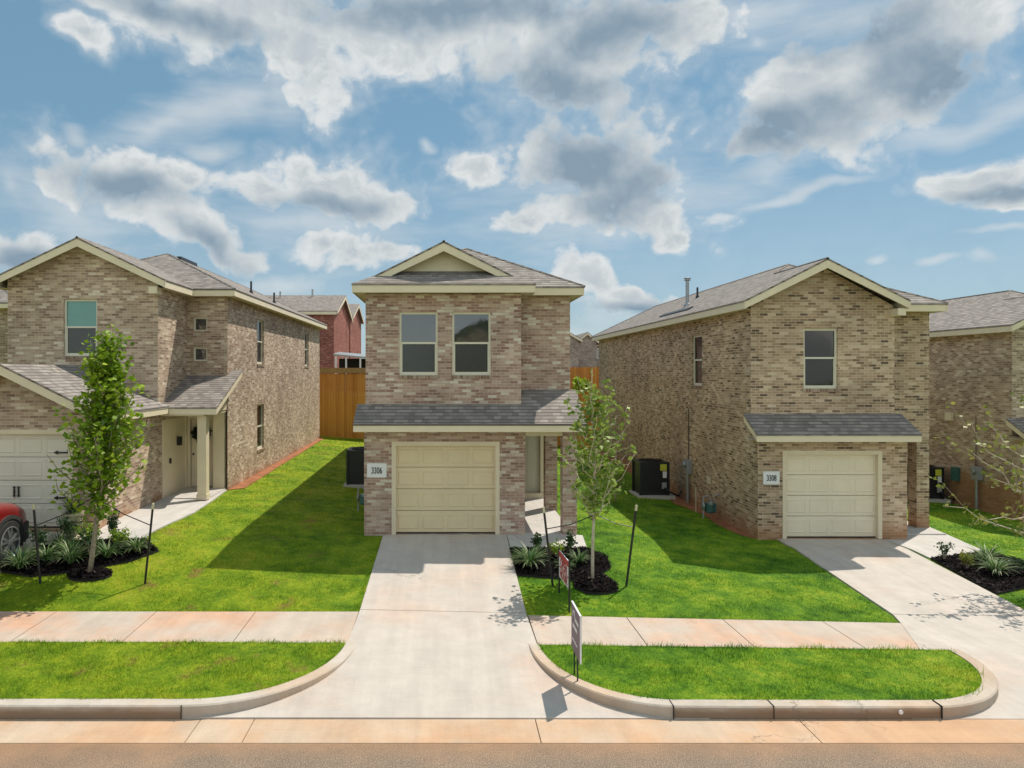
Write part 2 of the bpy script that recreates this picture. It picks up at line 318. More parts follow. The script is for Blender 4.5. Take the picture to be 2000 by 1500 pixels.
pl = n.n('ShaderNodeTexWhiteNoise', noise_dimensions='1D'); n.put(pl.inputs['W'], n.m('FLOOR', n.m('DIVIDE', s.outputs[0], 0.145)))
gr = n.noise(n.map(uv, scale=(14, 0.9, 1)), 2.0, 5, 0.7)
r = n.m('ADD', n.m('MULTIPLY', pl.outputs[0], 0.45), n.m('MULTIPLY', gr, 0.6), clamp=True)
n.put(b.inputs['Base Color'], n.ramp(r, [(.15, (.42, .15, .025)), (.5, (.62, .25, .045)), (.9, (.78, .38, .085))])); b.inputs['Roughness'].default_value = 0.75
bump(n, b, gr, 0.006); M['fence'] = m
M['rail'] = plain('fence_rail_wood', (.40, .25, .10), 0.8, 0.25, 6)
M['drive'] = concrete('driveway_concrete', (.53, .475, .42), (.57, .39, .29), 0.5, 0.35, lo=.48, hi=.72)
M['drive_grey'] = concrete('porch_concrete', (.54, .51, .475), (.58, .45, .36), 0.2, 0.1)
M['walk'] = concrete('sidewalk_concrete', (.51, .435, .365), (.60, .33, .20), 0.75, 0.25, lo=.40, hi=.66)
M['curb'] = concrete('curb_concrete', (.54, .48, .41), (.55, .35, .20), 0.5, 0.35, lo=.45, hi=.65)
def stain_and_shade_face():  # brown low on the kerbs: clay stain plus face shade put into the colour
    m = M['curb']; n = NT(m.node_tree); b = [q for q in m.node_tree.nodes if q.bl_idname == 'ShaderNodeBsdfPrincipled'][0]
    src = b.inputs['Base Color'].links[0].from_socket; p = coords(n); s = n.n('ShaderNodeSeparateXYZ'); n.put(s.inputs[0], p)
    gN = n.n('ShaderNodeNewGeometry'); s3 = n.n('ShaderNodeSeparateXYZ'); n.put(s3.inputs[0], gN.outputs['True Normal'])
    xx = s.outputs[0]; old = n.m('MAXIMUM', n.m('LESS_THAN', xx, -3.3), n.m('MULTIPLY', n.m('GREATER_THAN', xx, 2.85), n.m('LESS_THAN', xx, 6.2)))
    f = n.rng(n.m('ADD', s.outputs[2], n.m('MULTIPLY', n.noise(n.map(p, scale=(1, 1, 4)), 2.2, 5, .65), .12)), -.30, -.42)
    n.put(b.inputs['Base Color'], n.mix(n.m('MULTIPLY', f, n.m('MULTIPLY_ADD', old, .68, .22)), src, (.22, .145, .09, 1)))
stain_and_shade_face()
M['gutter'] = concrete('gutter_concrete', (.54, .42, .31), (.56, .31, .16), 0.7, 0.2, lo=.35, hi=.6)
m, n, b = mat('asphalt'); p = coords(n)
a = n.noise(p, 75, 4, 0.8); bb = n.noise(p, 1.2, 5, 0.65)
c = n.ramp(a, [(.34, (.07, .05, .035)), (.46, (.19, .135, .095)), (.56, (.30, .22, .155)), (.66, (.56, .44, .32))])
s = n.n('ShaderNodeSeparateXYZ'); n.put(s.inputs[0], p)
cl_ = n.rng(n.m('ADD', s.outputs[1], n.m('MULTIPLY', bb, 0.8)), 8.2, 8.75)
c = n.mix(n.m('MULTIPLY', cl_, 0.6), c, (.36, .2, .10, 1))
cl2 = n.rng(n.m('ADD', s.outputs[0], n.m('MULTIPLY', bb, -3)), -3.5, -7.0)
c = n.mix(n.m('MULTIPLY', cl2, 0.4), c, (.36, .2, .10, 1))
v = n.rng(bb, .3, .7, .85, 1.15, smooth=False); s2 = n.n('ShaderNodeVectorMath', operation='SCALE'); n.put(s2.inputs[0], c); n.put(s2.inputs['Scale'], v)
n.put(b.inputs['Base Color'], s2.outputs[0]); b.inputs['Roughness'].default_value = 0.9; bump(n, b, a, 0.006); M['asphalt'] = m
m, n, b = mat('mulch'); p = coords(n)
n.put(b.inputs['Base Color'], n.ramp(n.noise(p, 28, 5, 0.8), [(.3, (.008, .007, .008)), (.55, (.03, .024, .024)), (.72, (.085, .07, .065))])); b.inputs['Roughness'].default_value = 0.9
bump(n, b, n.noise(p, 30, 4, 0.8), 0.03); M['mulch'] = m
M['lawn'] = grass_mat('lawn_turf', False); M['blade'] = grass_mat('grass_blades', True)
M['chip'] = leaf_mat('bark_chips', [(0, (.006, .005, .006)), (.6, (.016, .012, .012)), (.92, (.035, .026, .024)), (1, (.10, .075, .065))], 0.0)
M['chip'].node_tree.nodes['Principled BSDF'].inputs['Specular IOR Level'].default_value = 0.05
M['chip'].node_tree.nodes['Principled BSDF'].inputs['Roughness'].default_value = 0.95
M['leaf'] = leaf_mat('maple_leaves', [(0, (.07, .15, .010)), (.5, (.20, .33, .014)), (.85, (.36, .48, .03)), (1, (.50, .58, .07))])
M['leaf2'] = leaf_mat('sparse_leaves', [(0, (.12, .20, .03)), (.5, (.24, .34, .05)), (.85, (.38, .46, .10)), (1, (.58, .58, .30))])
M['leaf3'] = leaf_mat('yellow_leaves', [(0, (.10, .14, .02)), (.5, (.22, .26, .04)), (1, (.45, .40, .12))])
M['shrubleaf'] = leaf_mat('shrub_leaves', [(0, (.012, .035, .012)), (.6, (.035, .09, .025)), (1, (.10, .19, .05))], 0.2)
M['strap'] = leaf_mat('striped_strap_leaves', [(0, (.03, .08, .02)), (.55, (.09, .19, .05)), (.8, (.26, .36, .14)), (1, (.55, .58, .36))], 0.25)
M['darkplant'] = leaf_mat('dark_plant', [(0, (.01, .015, .012)), (.6, (.025, .03, .025)), (1, (.05, .08, .04))], 0.1)
M['limegreen'] = leaf_mat('lime_bush', [(0, (.25, .45, .02)), (1, (.55, .72, .05))], 0.3)
M['bark_pale'] = plain('pale_bark', (.52, .44, .34), 0.8, 0.2, 20)
M['bark'] = plain('bark', (.30, .25, .19), 0.85, 0.3, 20, bmp=0.004)

# ---------------------------------------------------------------- mesh helpers
def uvnormal(me):
    """UV = metres along the horizontal and along the up-slope direction of each face"""
    nl = len(me.loops)
    if not nl: return
    co = np.empty(len(me.vertices) * 3); me.vertices.foreach_get('co', co); co = co.reshape(-1, 3)
    li = np.empty(nl, int); me.loops.foreach_get('vertex_index', li)
    npoly = len(me.polygons); nr = np.empty(npoly * 3); me.polygons.foreach_get('normal', nr); nr = nr.reshape(-1, 3)
    tot = np.empty(npoly, int); me.polygons.foreach_get('loop_total', tot)
    fn = np.repeat(nr, tot, axis=0)
    hx = -fn[:, 1]; hy = fn[:, 0]; L = np.hypot(hx, hy); flat = L < 0.05
    hx = np.where(flat, 1, hx / np.maximum(L, 1e-9)); hy = np.where(flat, 0, hy / np.maximum(L, 1e-9))
    sg = np.where(np.abs(hx) > np.abs(hy), np.sign(hx), np.sign(hy)); hx *= sg; hy *= sg
    t = np.stack([hx, hy, 0 * hx], 1); bt = np.cross(fn, t)
    bt *= np.where(flat, np.sign(bt[:, 1:2].ravel() + 1e-9), np.sign(bt[:, 2] + 1e-9))[:, None]
    pp = co[li]; uv = np.stack([(pp * t).sum(1), (pp * bt).sum(1)], 1)
    lay = me.uv_layers.new(name='UVMap'); lay.data.foreach_set('uv', uv.ravel())
def wloc(o):
    v = Vector((0, 0, 0))
    while o: v += o.location; o = o.parent
    return v
def link(name, me, material, parent=None, local=False):
    if me.materials: pass
    me.materials.append(material)
    if parent is not None and not local:
        me.transform(Matrix.Translation(-wloc(parent)))
    o = bpy.data.objects.new(name, me); COL.objects.link(o)
    if parent is not None: o.parent = parent
    return o
class MB:
    def __init__(s): s.v = []; s.f = []
    def poly(s, pts):
        i = len(s.v); s.v += [tuple(p) for p in pts]; s.f.append(tuple(range(i, i + len(pts)))); return s
    def solid(s, pts, off):
        """polygon extruded by vector off"""
        k = len(pts); i = len(s.v); off = Vector(off)
        s.v += [tuple(p) for p in pts] + [tuple(Vector(p) + off) for p in pts]
        s.f.append(tuple(range(i, i + k))); s.f.append(tuple(range(i + 2 * k - 1, i + k - 1, -1)))
        for a in range(k):
            b = (a + 1) % k; s.f.append((i + b, i + a, i + k + a, i + k + b))
        return s
    def box(s, x0, y0, z0, x1, y1, z1):
        return s.solid([(x0, y0, z0), (x1, y0, z0), (x1, y1, z0), (x0, y1, z0)], (0, 0, z1 - z0))
    def fb(s, F, u0, u1, z0, z1, n0, n1):
        O, U, Nn = F
        q = [O + U * u + Nn * n_ for u, n_ in ((u0, n0), (u1, n0), (u1, n1), (u0, n1))]
        return s.solid([(p.x, p.y, z0) for p in q], (0, 0, z1 - z0))
    def tube(s, path, rad, n=8, cap=True):
        path = [Vector(p) for p in path]
        if not hasattr(rad, '__len__'): rad = [rad] * len(path)
        base = len(s.v); ref = None
        for j, p in enumerate(path):
            d = (path[min(j + 1, len(path) - 1)] - path[max(j - 1, 0)]).normalized()
            a = d.orthogonal().normalized() if ref is None else (ref - d * ref.dot(d)).normalized()
            ref = a; b = d.cross(a)
            for q in range(n):
                th = 2 * math.pi * q / n; s.v.append(tuple(p + (a * math.cos(th) + b * math.sin(th)) * rad[j]))
        for j in range(len(path) - 1):
            for q in range(n):
                q2 = (q + 1) % n; s.f.append((base + j * n + q, base + j * n + q2, base + (j + 1) * n + q2, base + (j + 1) * n + q))
        if cap:
            s.f.append(tuple(base + q for q in range(n))[::-1]); e = base + (len(path) - 1) * n; s.f.append(tuple(e + q for q in range(n)))
        return s
    def lathe(s, c, prof, n=24, axis='z'):
        base = len(s.v); c = Vector(c)
        for r, h in prof:
            for q in range(n):
                th = 2 * math.pi * q / n; a, b = r * math.cos(th), r * math.sin(th)
                s.v.append(tuple(c + (Vector((a, b, h)) if axis == 'z' else Vector((h, a, b)))))
        for j in range(len(prof) - 1):
            for q in range(n):
                q2 = (q + 1) % n; s.f.append((base + j * n + q, base + j * n + q2, base + (j + 1) * n + q2, base + (j + 1) * n + q))
        s.f.append(tuple(base + q for q in range(n))[::-1]); e = base + (len(prof) - 1) * n; s.f.append(tuple(e + q for q in range(n)))
        return s
    def mesh(s, name, smooth=False, weld=True):
        me = bpy.data.meshes.new(name); me.from_pydata(s.v, [], s.f); me.update()
        bm = bmesh.new(); bm.from_mesh(me)
        bmesh.ops.recalc_face_normals(bm, faces=bm.faces); bm.to_mesh(me); bm.free()
        uvnormal(me)
        if smooth: me.polygons.foreach_set('use_smooth', [True] * len(me.polygons))
        return me
    def build(s, name, material, parent=None, smooth=False, local=False):
        return link(name, s.mesh(name, smooth), material, parent, local)
def npmesh(name, V, F, tint, material, parent=None, local=False):
    me = bpy.data.meshes.new(name); nv = len(V); nf, kk = F.shape
    me.vertices.add(nv); me.vertices.foreach_set('co', V.astype(np.float32).ravel())
    me.loops.add(nf * kk); me.loops.foreach_set('vertex_index', F.astype(np.int32).ravel())
    me.polygons.add(nf); me.polygons.foreach_set('loop_start', np.arange(0, nf * kk, kk, dtype=np.int32))
    me.update(calc_edges=True)
    at = me.attributes.new('tint', 'FLOAT', 'POINT'); at.data.foreach_set('value', tint.astype(np.float32))
    return link(name, me, material, parent, local)
def tag(o, label=None, cat=None, group=None, kind=None):
    if label: o['label'] = label
    if cat: o['category'] = cat
    if group: o['group'] = group
    if kind: o['kind'] = kind
    return o
def thing(name, label, cat, loc=(0, 0, 0), group=None):
    o = bpy.data.objects.new(name, None); COL.objects.link(o); o.location = loc; o.empty_display_size = 0.3
    return tag(o, label, cat, group)
def copy_tree(o, parent=None):
    c = o.copy(); COL.objects.link(c)
    if parent is not None: c.parent = parent
    for ch in [q for q in o.children]: copy_tree(ch, c)
    return c

# ---------------------------------------------------------------- terrain height
def zg(x, y):
    p = np.interp(y, [-200, 8.87, 10.9, 12.25, 16.5, 24, 38.3, 38.9, 60, 100, 900], [-.54, -.54, -.375, -.35, -.02, .0, .1, 2.3, 2.5, 2.8, 3.0])
    A = np.interp(x, [-60, -1.5, 1.5, 8, 20], [0.03, 0, -.065, -.2, -.35]) * np.interp(y, [8.87, 10.9, 12.25, 17], [.1, .7, 1, 0])
    Wt = np.where(np.asarray(x) < 0, np.interp(y, [12.25, 15.6, 37, 60], [0, 1, 1, 0]), np.interp(y, [12.25, 17, 37, 60], [0, 1, 1, 0]))
    H = np.interp(x, [-30, -17, -12, -6.4, -2, 3, 7.7, 12.7, 17.2, 30], [.9, .65, .4, .33, 0, 0, -.31, -.34, -.65, -1]) * Wt
    return p + A + H
def Zg(x, y): return float(zg(x, y))

def grid_mesh(name, xs, ys, material, zf, parent=None):
    gx, gy = np.meshgrid(xs, ys); V = np.stack([gx.ravel(), gy.ravel(), zf(gx.ravel(), gy.ravel())], 1)
    nx, ny = len(xs), len(ys); i = (np.arange(ny - 1)[:, None] * nx + np.arange(nx - 1)[None]).ravel()
    F = np.stack([i, i + 1, i + nx + 1, i + nx], 1)
    return npmesh(name, V, F, np.zeros(len(V)), material, parent)
def slab_mesh(outline, off=0.02, thick=0.25, step=0.5, zf=None, holes=None):
    zf = zf or Zg
    bm = bmesh.new(); vs = [bm.verts.new((x, y, 0)) for x, y in outline]; bm.faces.new(vs)
    xs = [p[0] for p in outline]; ys = [p[1] for p in outline]
    for a0, a1, ax in ((min(xs), max(xs), 0), (min(ys), max(ys), 1)):
        q = math.floor(a0 / step) * step + step
        while q < a1:
            co = [0, 0, 0]; co[ax] = q; no = [0, 0, 0]; no[ax] = 1
            bmesh.ops.bisect_plane(bm, geom=bm.verts[:] + bm.edges[:] + bm.faces[:], plane_co=co, plane_no=no); q += step
    if ax == 1:
        for q in (8.87, 10.9, 12.25, 15.6, 16.5, 17.0):
            bmesh.ops.bisect_plane(bm, geom=bm.verts[:] + bm.edges[:] + bm.faces[:], plane_co=(0, q, 0), plane_no=(0, 1, 0))
    bmesh.ops.triangulate(bm, faces=bm.faces[:])
    r = bmesh.ops.extrude_face_region(bm, geom=bm.faces[:]); top = [g for g in r['geom'] if isinstance(g, bmesh.types.BMVert)]
    tops = set(top)
    for v in bm.verts:
        z = zf(v.co.x, v.co.y); v.co.z = z + off if v in tops else z + off - thick
    bmesh.ops.recalc_face_normals(bm, faces=bm.faces[:])
    me = bpy.data.meshes.new('slab'); bm.to_mesh(me); bm.free(); uvnormal(me); return me
def merge(meshes, name):
    bm = bmesh.new()
    for m_ in meshes: bm.from_mesh(m_)
    me = bpy.data.meshes.new(name); bm.to_mesh(me); bm.free(); return me

rnd = random.Random(7); rng = np.random.default_rng(7)
# ---------------------------------------------------------------- ground
xs = np.unique(np.concatenate([np.arange(-400, -40, 20), np.arange(-40, 40.1, .5), np.arange(60, 401, 20), [-1.5, 1.5, -6.4, -12, -17, 7.7, 12.7, 17.2]]))
ys = np.unique(np.concatenate([[-200, -60, -20, 0, 6], np.arange(8, 38, .5), [8.87, 10.9, 12.25, 15.6, 16.5, 17.0, 38, 38.3, 38.9], [42]]))
tag(grid_mesh('lawn_ground', xs, ys, M['lawn'], lambda x, y: zg(x, y) - .012 - .25 * (np.asarray(y) < 12.2)), kind='structure')
M['field'] = plain('muted_ground', (.20, .16, .11), 0.95, 0.25, .3)  # unseen ground, muted to keep green bounce off the far houses
tag(grid_mesh('back_ground', xs, np.array([42., 50, 60, 80, 100, 200, 500, 900]), M['field'], lambda x, y: zg(x, y) - .012), kind='structure')
MB().box(-200, -1.5, -.8, 200, 8.3, -.545).build('road', M['asphalt']).__setitem__('kind', 'structure')
g = MB(); jx = [-60, -30, -15.3, -9.0, -3.05, -2.38, 1.12, 4.4, 8.0, 14, 25, 60]
for a, b_ in zip(jx[:-1], jx[1:]): g.solid([(a + .006, 8.302, -.8), (b_ - .006, 8.302, -.8), (b_ - .006, 8.866, -.8), (a + .006, 8.866, -.8)], (0, 0, .26))
tag(g.build('gutter', M['gutter']), kind='structure')
# driveway aprons and the sidewalk
def arc(cx, cy, rx, ry, a0, a1, n=14): return [(cx + rx * math.cos(R(a0 + (a1 - a0) * i / n)), cy + ry * math.sin(R(a0 + (a1 - a0) * i / n))) for i in range(n + 1)]
HX = {}
sw = []
def strip(x0, x1, y0=10.9, y1=12.25, off=.014, thick=.2): return slab_mesh([(x0, y0), (x1, y0), (x1, y1), (x0, y1)], off, thick)
jl = [-60, -40, -30, -20, -13.6, -11.86, -10.13, -8.42, -6.7, -4.98, -3.27, -1.49]
for a, b_ in zip(jl[:-1], jl[1:]): sw.append(strip(a + .008, b_ - .008))
jr = [1.42, 3.12, 4.78, 6.5, 7.86]
for a, b_ in zip(jr[:-1], jr[1:]): sw.append(strip(a + .008, b_ - .008))
jr = [10.56, 12.3, 14, 16, 18, 20, 30, 45, 60]
for a, b_ in zip(jr[:-1], jr[1:]): sw.append(strip(a + .008, b_ - .008))
tag(link('sidewalk', merge(sw, 'sidewalk'), M['walk']), kind='structure')
def drive(name, apron, upper):
    me = merge([slab_mesh(apron, .02, .3), slab_mesh(upper, .02, .3)], name)
    return tag(link(name, me, M['drive']), kind='structure')
drive('driveway', [(-3.9, 8.875), (3.6, 8.875), (3.0, 10.9), (1.41, 10.95), (1.40, 12.32), (-1.48, 12.32), (-1.50, 10.95), (-3.2, 10.9)],
      [(-1.48, 12.335), (1.40, 12.335), (1.42, 16.62), (-1.45, 16.62)])
drive('driveway', [(5.6, 8.875), (14.5, 8.875), (13.5, 10.9), (10.5, 10.95), (10.5, 12.62), (7.95, 12.62), (7.85, 12.26), (7.3, 10.9)],
      [(7.95, 12.635), (10.5, 12.635), (10.8, 17.5), (8.15, 17.5)])
drive('driveway', [(-13.3, 8.875), (-6.0, 8.875), (-7.0, 10.9), (-8.45, 10.95), (-8.45, 12.32), (-11.6, 12.32), (-11.6, 10.95), (-12.8, 10.9)],
      [(-11.4, 12.335), (-8.47, 12.335), (-8.6, 13.8), (-8.55, 14.6), (-8.1, 15.0), (-7.9, 15.62), (-11.2, 15.62)])
path = [slab_mesh([(1.435, 15.62), (3.13, 15.70), (3.2, 16.6), (1.435, 16.6)], .022, .3)]
tag(link('entry_path', merge(path, 'p'), M['drive_grey']), kind='structure')
tag(link('entry_path', slab_mesh([(10.82, 15.87), (12.43, 16.37), (12.95, 19.0), (11.4, 19.0), (11.4, 17.5), (10.82, 17.5)], .022, .3), M['drive_grey']), kind='structure')
tag(link('entry_path', slab_mesh([(-7.88, 15.2), (-6.5, 15.3), (-6.45, 15.85), (-6.3, 16.6), (-6.23, 17.65), (-6.3, 19.3), (-6.45, 21.2), (-7.7, 21.2), (-7.7, 15.62), (-7.88, 15.62)], .022, .3, zf=lambda x, y: max(Zg(x, y), .0)), M['drive_grey']), kind='structure')
# verge islands with kerbs
def vz(x, y): return -.385 + (y - 9.06) / 1.84 * .03 + float(np.interp(x, [-60, -1.5, 1.5, 8, 20], [0.03, 0, -.065, -.2, -.35]) * np.interp(y, [9.06, 10.9], [.1, .62]))
def island(pts_in, pts_out, closed_back):
    # pts_in: grass edge, pts_out: kerb outer edge (same count)
    l = slab_mesh([*pts_in] + closed_back, .0, .4, .5, zf=vz)
    tag(link('verge', l, M['lawn']), kind='structure')
    k_ = MB(); nseg = len(pts_in) - 1
    for i in range(nseg):
        a, b_, c, d = pts_in[i], pts_in[i + 1], pts_out[i + 1], pts_out[i]
        za, zb = vz(*a) + .012, vz(*b_) + .012
        c2 = (c[0] + (b_[0] - c[0]) * .10, c[1] + (b_[1] - c[1]) * .10); d2 = (d[0] + (a[0] - d[0]) * .10, d[1] + (a[1] - d[1]) * .10)
        k_.poly([(a[0], a[1], za), (b_[0], b_[1], zb), (c2[0], c2[1], zb), (d2[0], d2[1], za)])
        k_.poly([(d2[0], d2[1], za), (c2[0], c2[1], zb), (c[0], c[1], zb - .018), (d[0], d[1], za - .018)])
        k_.poly([(d[0], d[1], za - .018), (c[0], c[1], zb - .018), (c[0], c[1] - .006, -.75), (d[0], d[1] - .006, -.75)])
        k_.poly([(a[0], a[1], za), (b_[0], b_[1], zb), (b_[0], b_[1], -.75), (a[0], a[1], -.75)])
    for e in (0, nseg):
        a, d = pts_in[e], pts_out[e]; k_.poly([(a[0], a[1], vz(*a) + .012), (d[0], d[1], vz(*a) - .023), (d[0], d[1], -.75), (a[0], a[1], -.75)])
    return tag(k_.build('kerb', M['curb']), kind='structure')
li = arc(-6.8, 10.92, 1.6, 1.86, 180, 270) + [(x, 9.06) for x in (-5.2, -4.2, -3.3)] + arc(-3.3, 10.92, 1.78, 1.86, 270, 360)
lo = arc(-6.8, 10.92, 1.76, 2.04, 180, 270) + [(x, 8.875) for x in (-5.2, -4.2, -3.3)] + arc(-3.3, 10.92, 1.94, 2.04, 270, 360)
island(li, lo, []); VL = li
ri = arc(2.95, 10.92, 1.52, 1.86, 180, 270) + [(x, 9.06) for x in (3.6, 4.6, 5.6)] + arc(6.1, 10.92, 1.62, 1.86, 270, 360)
ro = arc(2.95, 10.92, 1.68, 2.04, 180, 270) + [(x, 8.875) for x in (3.6, 4.6, 5.6)] + arc(6.1, 10.92, 1.80, 2.04, 270, 360)
island(ri, ro, []); VR = ri
ei = arc(14.6, 10.92, 1.6, 1.86, 180, 270) + [(x, 9.06) for x in (20, 30, 45)]; eo = arc(14.6, 10.92, 1.76, 2.04, 180, 270) + [(x, 8.875) for x in (20, 30, 45)]
island(ei, eo, [(45, 10.9)])
# dark kerb joints
for jxx in (-3.3, 2.85, 4.1, 6.2):
    tag(MB().box(jxx - .004, 8.864, -.56, jxx + .004, 9.05, -.3745).build('kerb_joint', M['dark']), kind='structure')
kd = thing('kerb_marker', 'small round pale marker disc set in the kerb face', 'marker', (5.68, 8.868, -.45))
MB().lathe((0, 0, 0), [(.028, 0), (.028, -.012), (.018, -.016)], 16).build('disc', M['white'], kd, local=True).rotation_euler = (R(-90), 0, 0)
# red clay strips along the house walls
def clay(pts): tag(link('bare_soil', slab_mesh(pts, .012, .1), M['soil']), kind='structure')
clay([(-6.42, 20.9), (-6.05, 21.4), (-6.12, 26), (-6.15, 31), (-6.2, 36.4), (-6.42, 36.4)])
clay([(7.70, 17.6), (7.45, 17.9), (7.3, 19), (7.42, 20.5), (7.1, 22), (7.35, 25), (7.5, 30), (7.5, 36), (7.70, 36)])

# ---------------------------------------------------------------- house pieces
def V(*a): return Vector(a)
def frame(x, y, facing):
    """frame on a wall: origin, direction along the wall, outward normal"""
    return {'front': (V(x, y, 0), V(1, 0, 0), V(0, -1, 0)), 'right': (V(x, y, 0), V(0, 1, 0), V(1, 0, 0)),
            'left': (V(x, y, 0), V(0, 1, 0), V(-1, 0, 0)), 'back': (V(x, y, 0), V(1, 0, 0), V(0, 1, 0))}[facing]
def wall(mb, F, wd, z0, z1, holes=(), depth=.12, thick=.0):
    O, U, Nn = F; us = sorted({0, wd, *[h[0] for h in holes], *[h[1] for h in holes]}); zs = sorted({z0, z1, *[h[2] for h in holes], *[h[3] for h in holes]})
    P = lambda u, z, n_=0: tuple(O + U * u + Nn * n_ + V(0, 0, z))
    for i in range(len(us) - 1):
        for j in range(len(zs) - 1):
            uc, zc = (us[i] + us[i + 1]) / 2, (zs[j] + zs[j + 1]) / 2
            if any(h[0] < uc < h[1] and h[2] < zc < h[3] for h in holes): continue
            mb.poly([P(us[i], zs[j]), P(us[i + 1], zs[j]), P(us[i + 1], zs[j + 1]), P(us[i], zs[j + 1])])
    for (a, b_, c, d) in holes:
        e = -depth
        mb.poly([P(a, c), P(a, d), P(a, d, e), P(a, c, e)]); mb.poly([P(b_, c), P(b_, d), P(b_, d, e), P(b_, c, e)])
        mb.poly([P(a, c), P(b_, c), P(b_, c, e), P(a, c, e)]); mb.poly([P(a, d), P(b_, d), P(b_, d, e), P(a, d, e)])
def window(parent, F, u0, u1, z0, z1, upper='glass', lower='screen', sash=True, sill=True, fr=.05, rec=.05):
    f = MB(); n0, n1 = -.11, -rec
    f.fb(F, u0, u0 + fr, z0, z1, n0, n1); f.fb(F, u1 - fr, u1, z0, z1, n0, n1)
    f.fb(F, u0 + fr, u1 - fr, z0, z0 + fr, n0, n1); f.fb(F, u0 + fr, u1 - fr, z1 - fr, z1, n0, n1)
    zm = z0 + (z1 - z0) * .51
    if sash:
        f.fb(F, u0 + fr, u1 - fr, zm - .022, zm + .022, n0, n1 + .008)
        for a, b_ in ((u0 + fr, u0 + fr + .022), (u1 - fr - .022, u1 - fr)): f.fb(F, a, b_, z0 + fr, zm - .022, n0, n1 - .012)
        f.fb(F, u0 + fr + .022, u1 - fr - .022, z0 + fr, z0 + fr + .025, n0, n1 - .012)
    w_ = f.build('window', M['vinyl'], parent)
    if sash:
        MB().fb(F, u0 + fr, u1 - fr, zm + .022, z1 - fr, -.108, -.085).build('pane', M[upper], w_)
        MB().fb(F, u0 + fr + .022, u1 - fr - .022, z0 + fr + .025, zm - .022, -.108, -.092).build('pane', M[lower], w_)
    else:
        MB().fb(F, u0 + fr, u1 - fr, z0 + fr, z1 - fr, -.108, -.085).build('pane', M[upper], w_)
    if sill: MB().fb(F, u0 - .03, u1 + .03, z0 - .085, z0 - .004, -.10, .022).build('sill', M['soldier'], w_)
    return w_
def garage_door(parent, F, u0, u1, z0, z1, material, rows=4, colsn=4, mat_frame='trim'):
    fw = .10
    f = MB(); f.fb(F, u0, u0 + fw, z0, z1, -.12, .012); f.fb(F, u1 - fw, u1, z0, z1, -.12, .012); f.fb(F, u0 + fw, u1 - fw, z1 - fw, z1, -.12, .012)
    fr = f.build('garage_frame', M[mat_frame], parent)
    a, b_, c, d = u0 + fw, u1 - fw, z0 + .03, z1 - fw
    g_ = MB(); h = (d - c) / rows; wp = (b_ - a) / colsn
    O, U, Nn = F
    P = lambda u, z, n_: tuple(O + U * u + Nn * n_ + V(0, 0, z))
    for r in range(rows):
        zz0, zz1 = c + r * h, c + (r + 1) * h
        g_.fb(F, a, b_, zz0 + .006, zz1 - .006, -.16, -.10)
        for q in range(colsn):
            ua, ub = a + q * wp + wp * .07, a + (q + 1) * wp - wp * .07; za, zb = zz0 + h * .17, zz1 - h * .17
            e = .022; out = [(ua, za), (ub, za), (ub, zb), (ua, zb)]; mid = [(ua + e, za + e), (ub - e, za + e), (ub - e, zb - e), (ua + e, zb - e)]
            inn = [(ua + 2 * e, za + 2 * e), (ub - 2 * e, za + 2 * e), (ub - 2 * e, zb - 2 * e), (ua + 2 * e, zb - 2 * e)]
            for i in range(4):
                j = (i + 1) % 4
                g_.poly([P(*out[i], -.0995), P(*out[j], -.0995), P(*mid[j], -.087), P(*mid[i], -.087)])
                g_.poly([P(*mid[i], -.087), P(*mid[j], -.087), P(*inn[j], -.096), P(*inn[i], -.096)])
            g_.poly([P(*p, -.096) for p in inn])
    go = g_.build('garage_door', M[material], parent)
    MB().fb(F, a, b_, z0 + .004, c + .004, -.15, -.098).build('seal', M['black'], go)
    return go
def plaque(parent, F, u0, u1, z0, z1, text):
    p = MB().fb(F, u0, u1, z0, z1, .002, .022).build('number_plaque', M['white'], parent)
    write(text, 'numerals', F, (u0 + u1) / 2 + .0, (z0 + z1) / 2 - .01, (z1 - z0) * .62, M['ink'], p, xs=.62, n=.026)
    return p
def write(text, name, F, u, z, size, material, parent, xs=1.0, n=.0, bold=.004, rot=0.0):
    c = bpy.data.curves.new(name, 'FONT'); c.body = text; c.size = size; c.align_x = 'CENTER'; c.align_y = 'CENTER'; c.offset = bold; c.extrude = .001
    o = bpy.data.objects.new(name, c); COL.objects.link(o)
    dg = bpy.context.evaluated_depsgraph_get(); dg.update()
    me = bpy.data.meshes.new_from_object(o.evaluated_get(dg)); bpy.data.objects.remove(o)
    O, U, Nn = F; W = O + U * u + Nn * n + V(0, 0, z)
    right = V(0, 0, 1).cross(Nn)
    mtx = Matrix((( right.x * xs, 0, Nn.x, W.x), (right.y * xs, 0, Nn.y, W.y), (0, 1, 0, W.z), (0, 0, 0, 1)))
    me.transform(mtx); me.materials.clear(); me.name = name
    return link(name, me, material, parent)
def board(mb, a, b_, h, t):
    """fascia / rake board: top edge from a to b, h deep, thickness vector t"""
    a, b_ = Vector(a), Vector(b_); dn = V(0, 0, -h)
    mb.solid([a, b_, b_ + dn, a + dn], t)
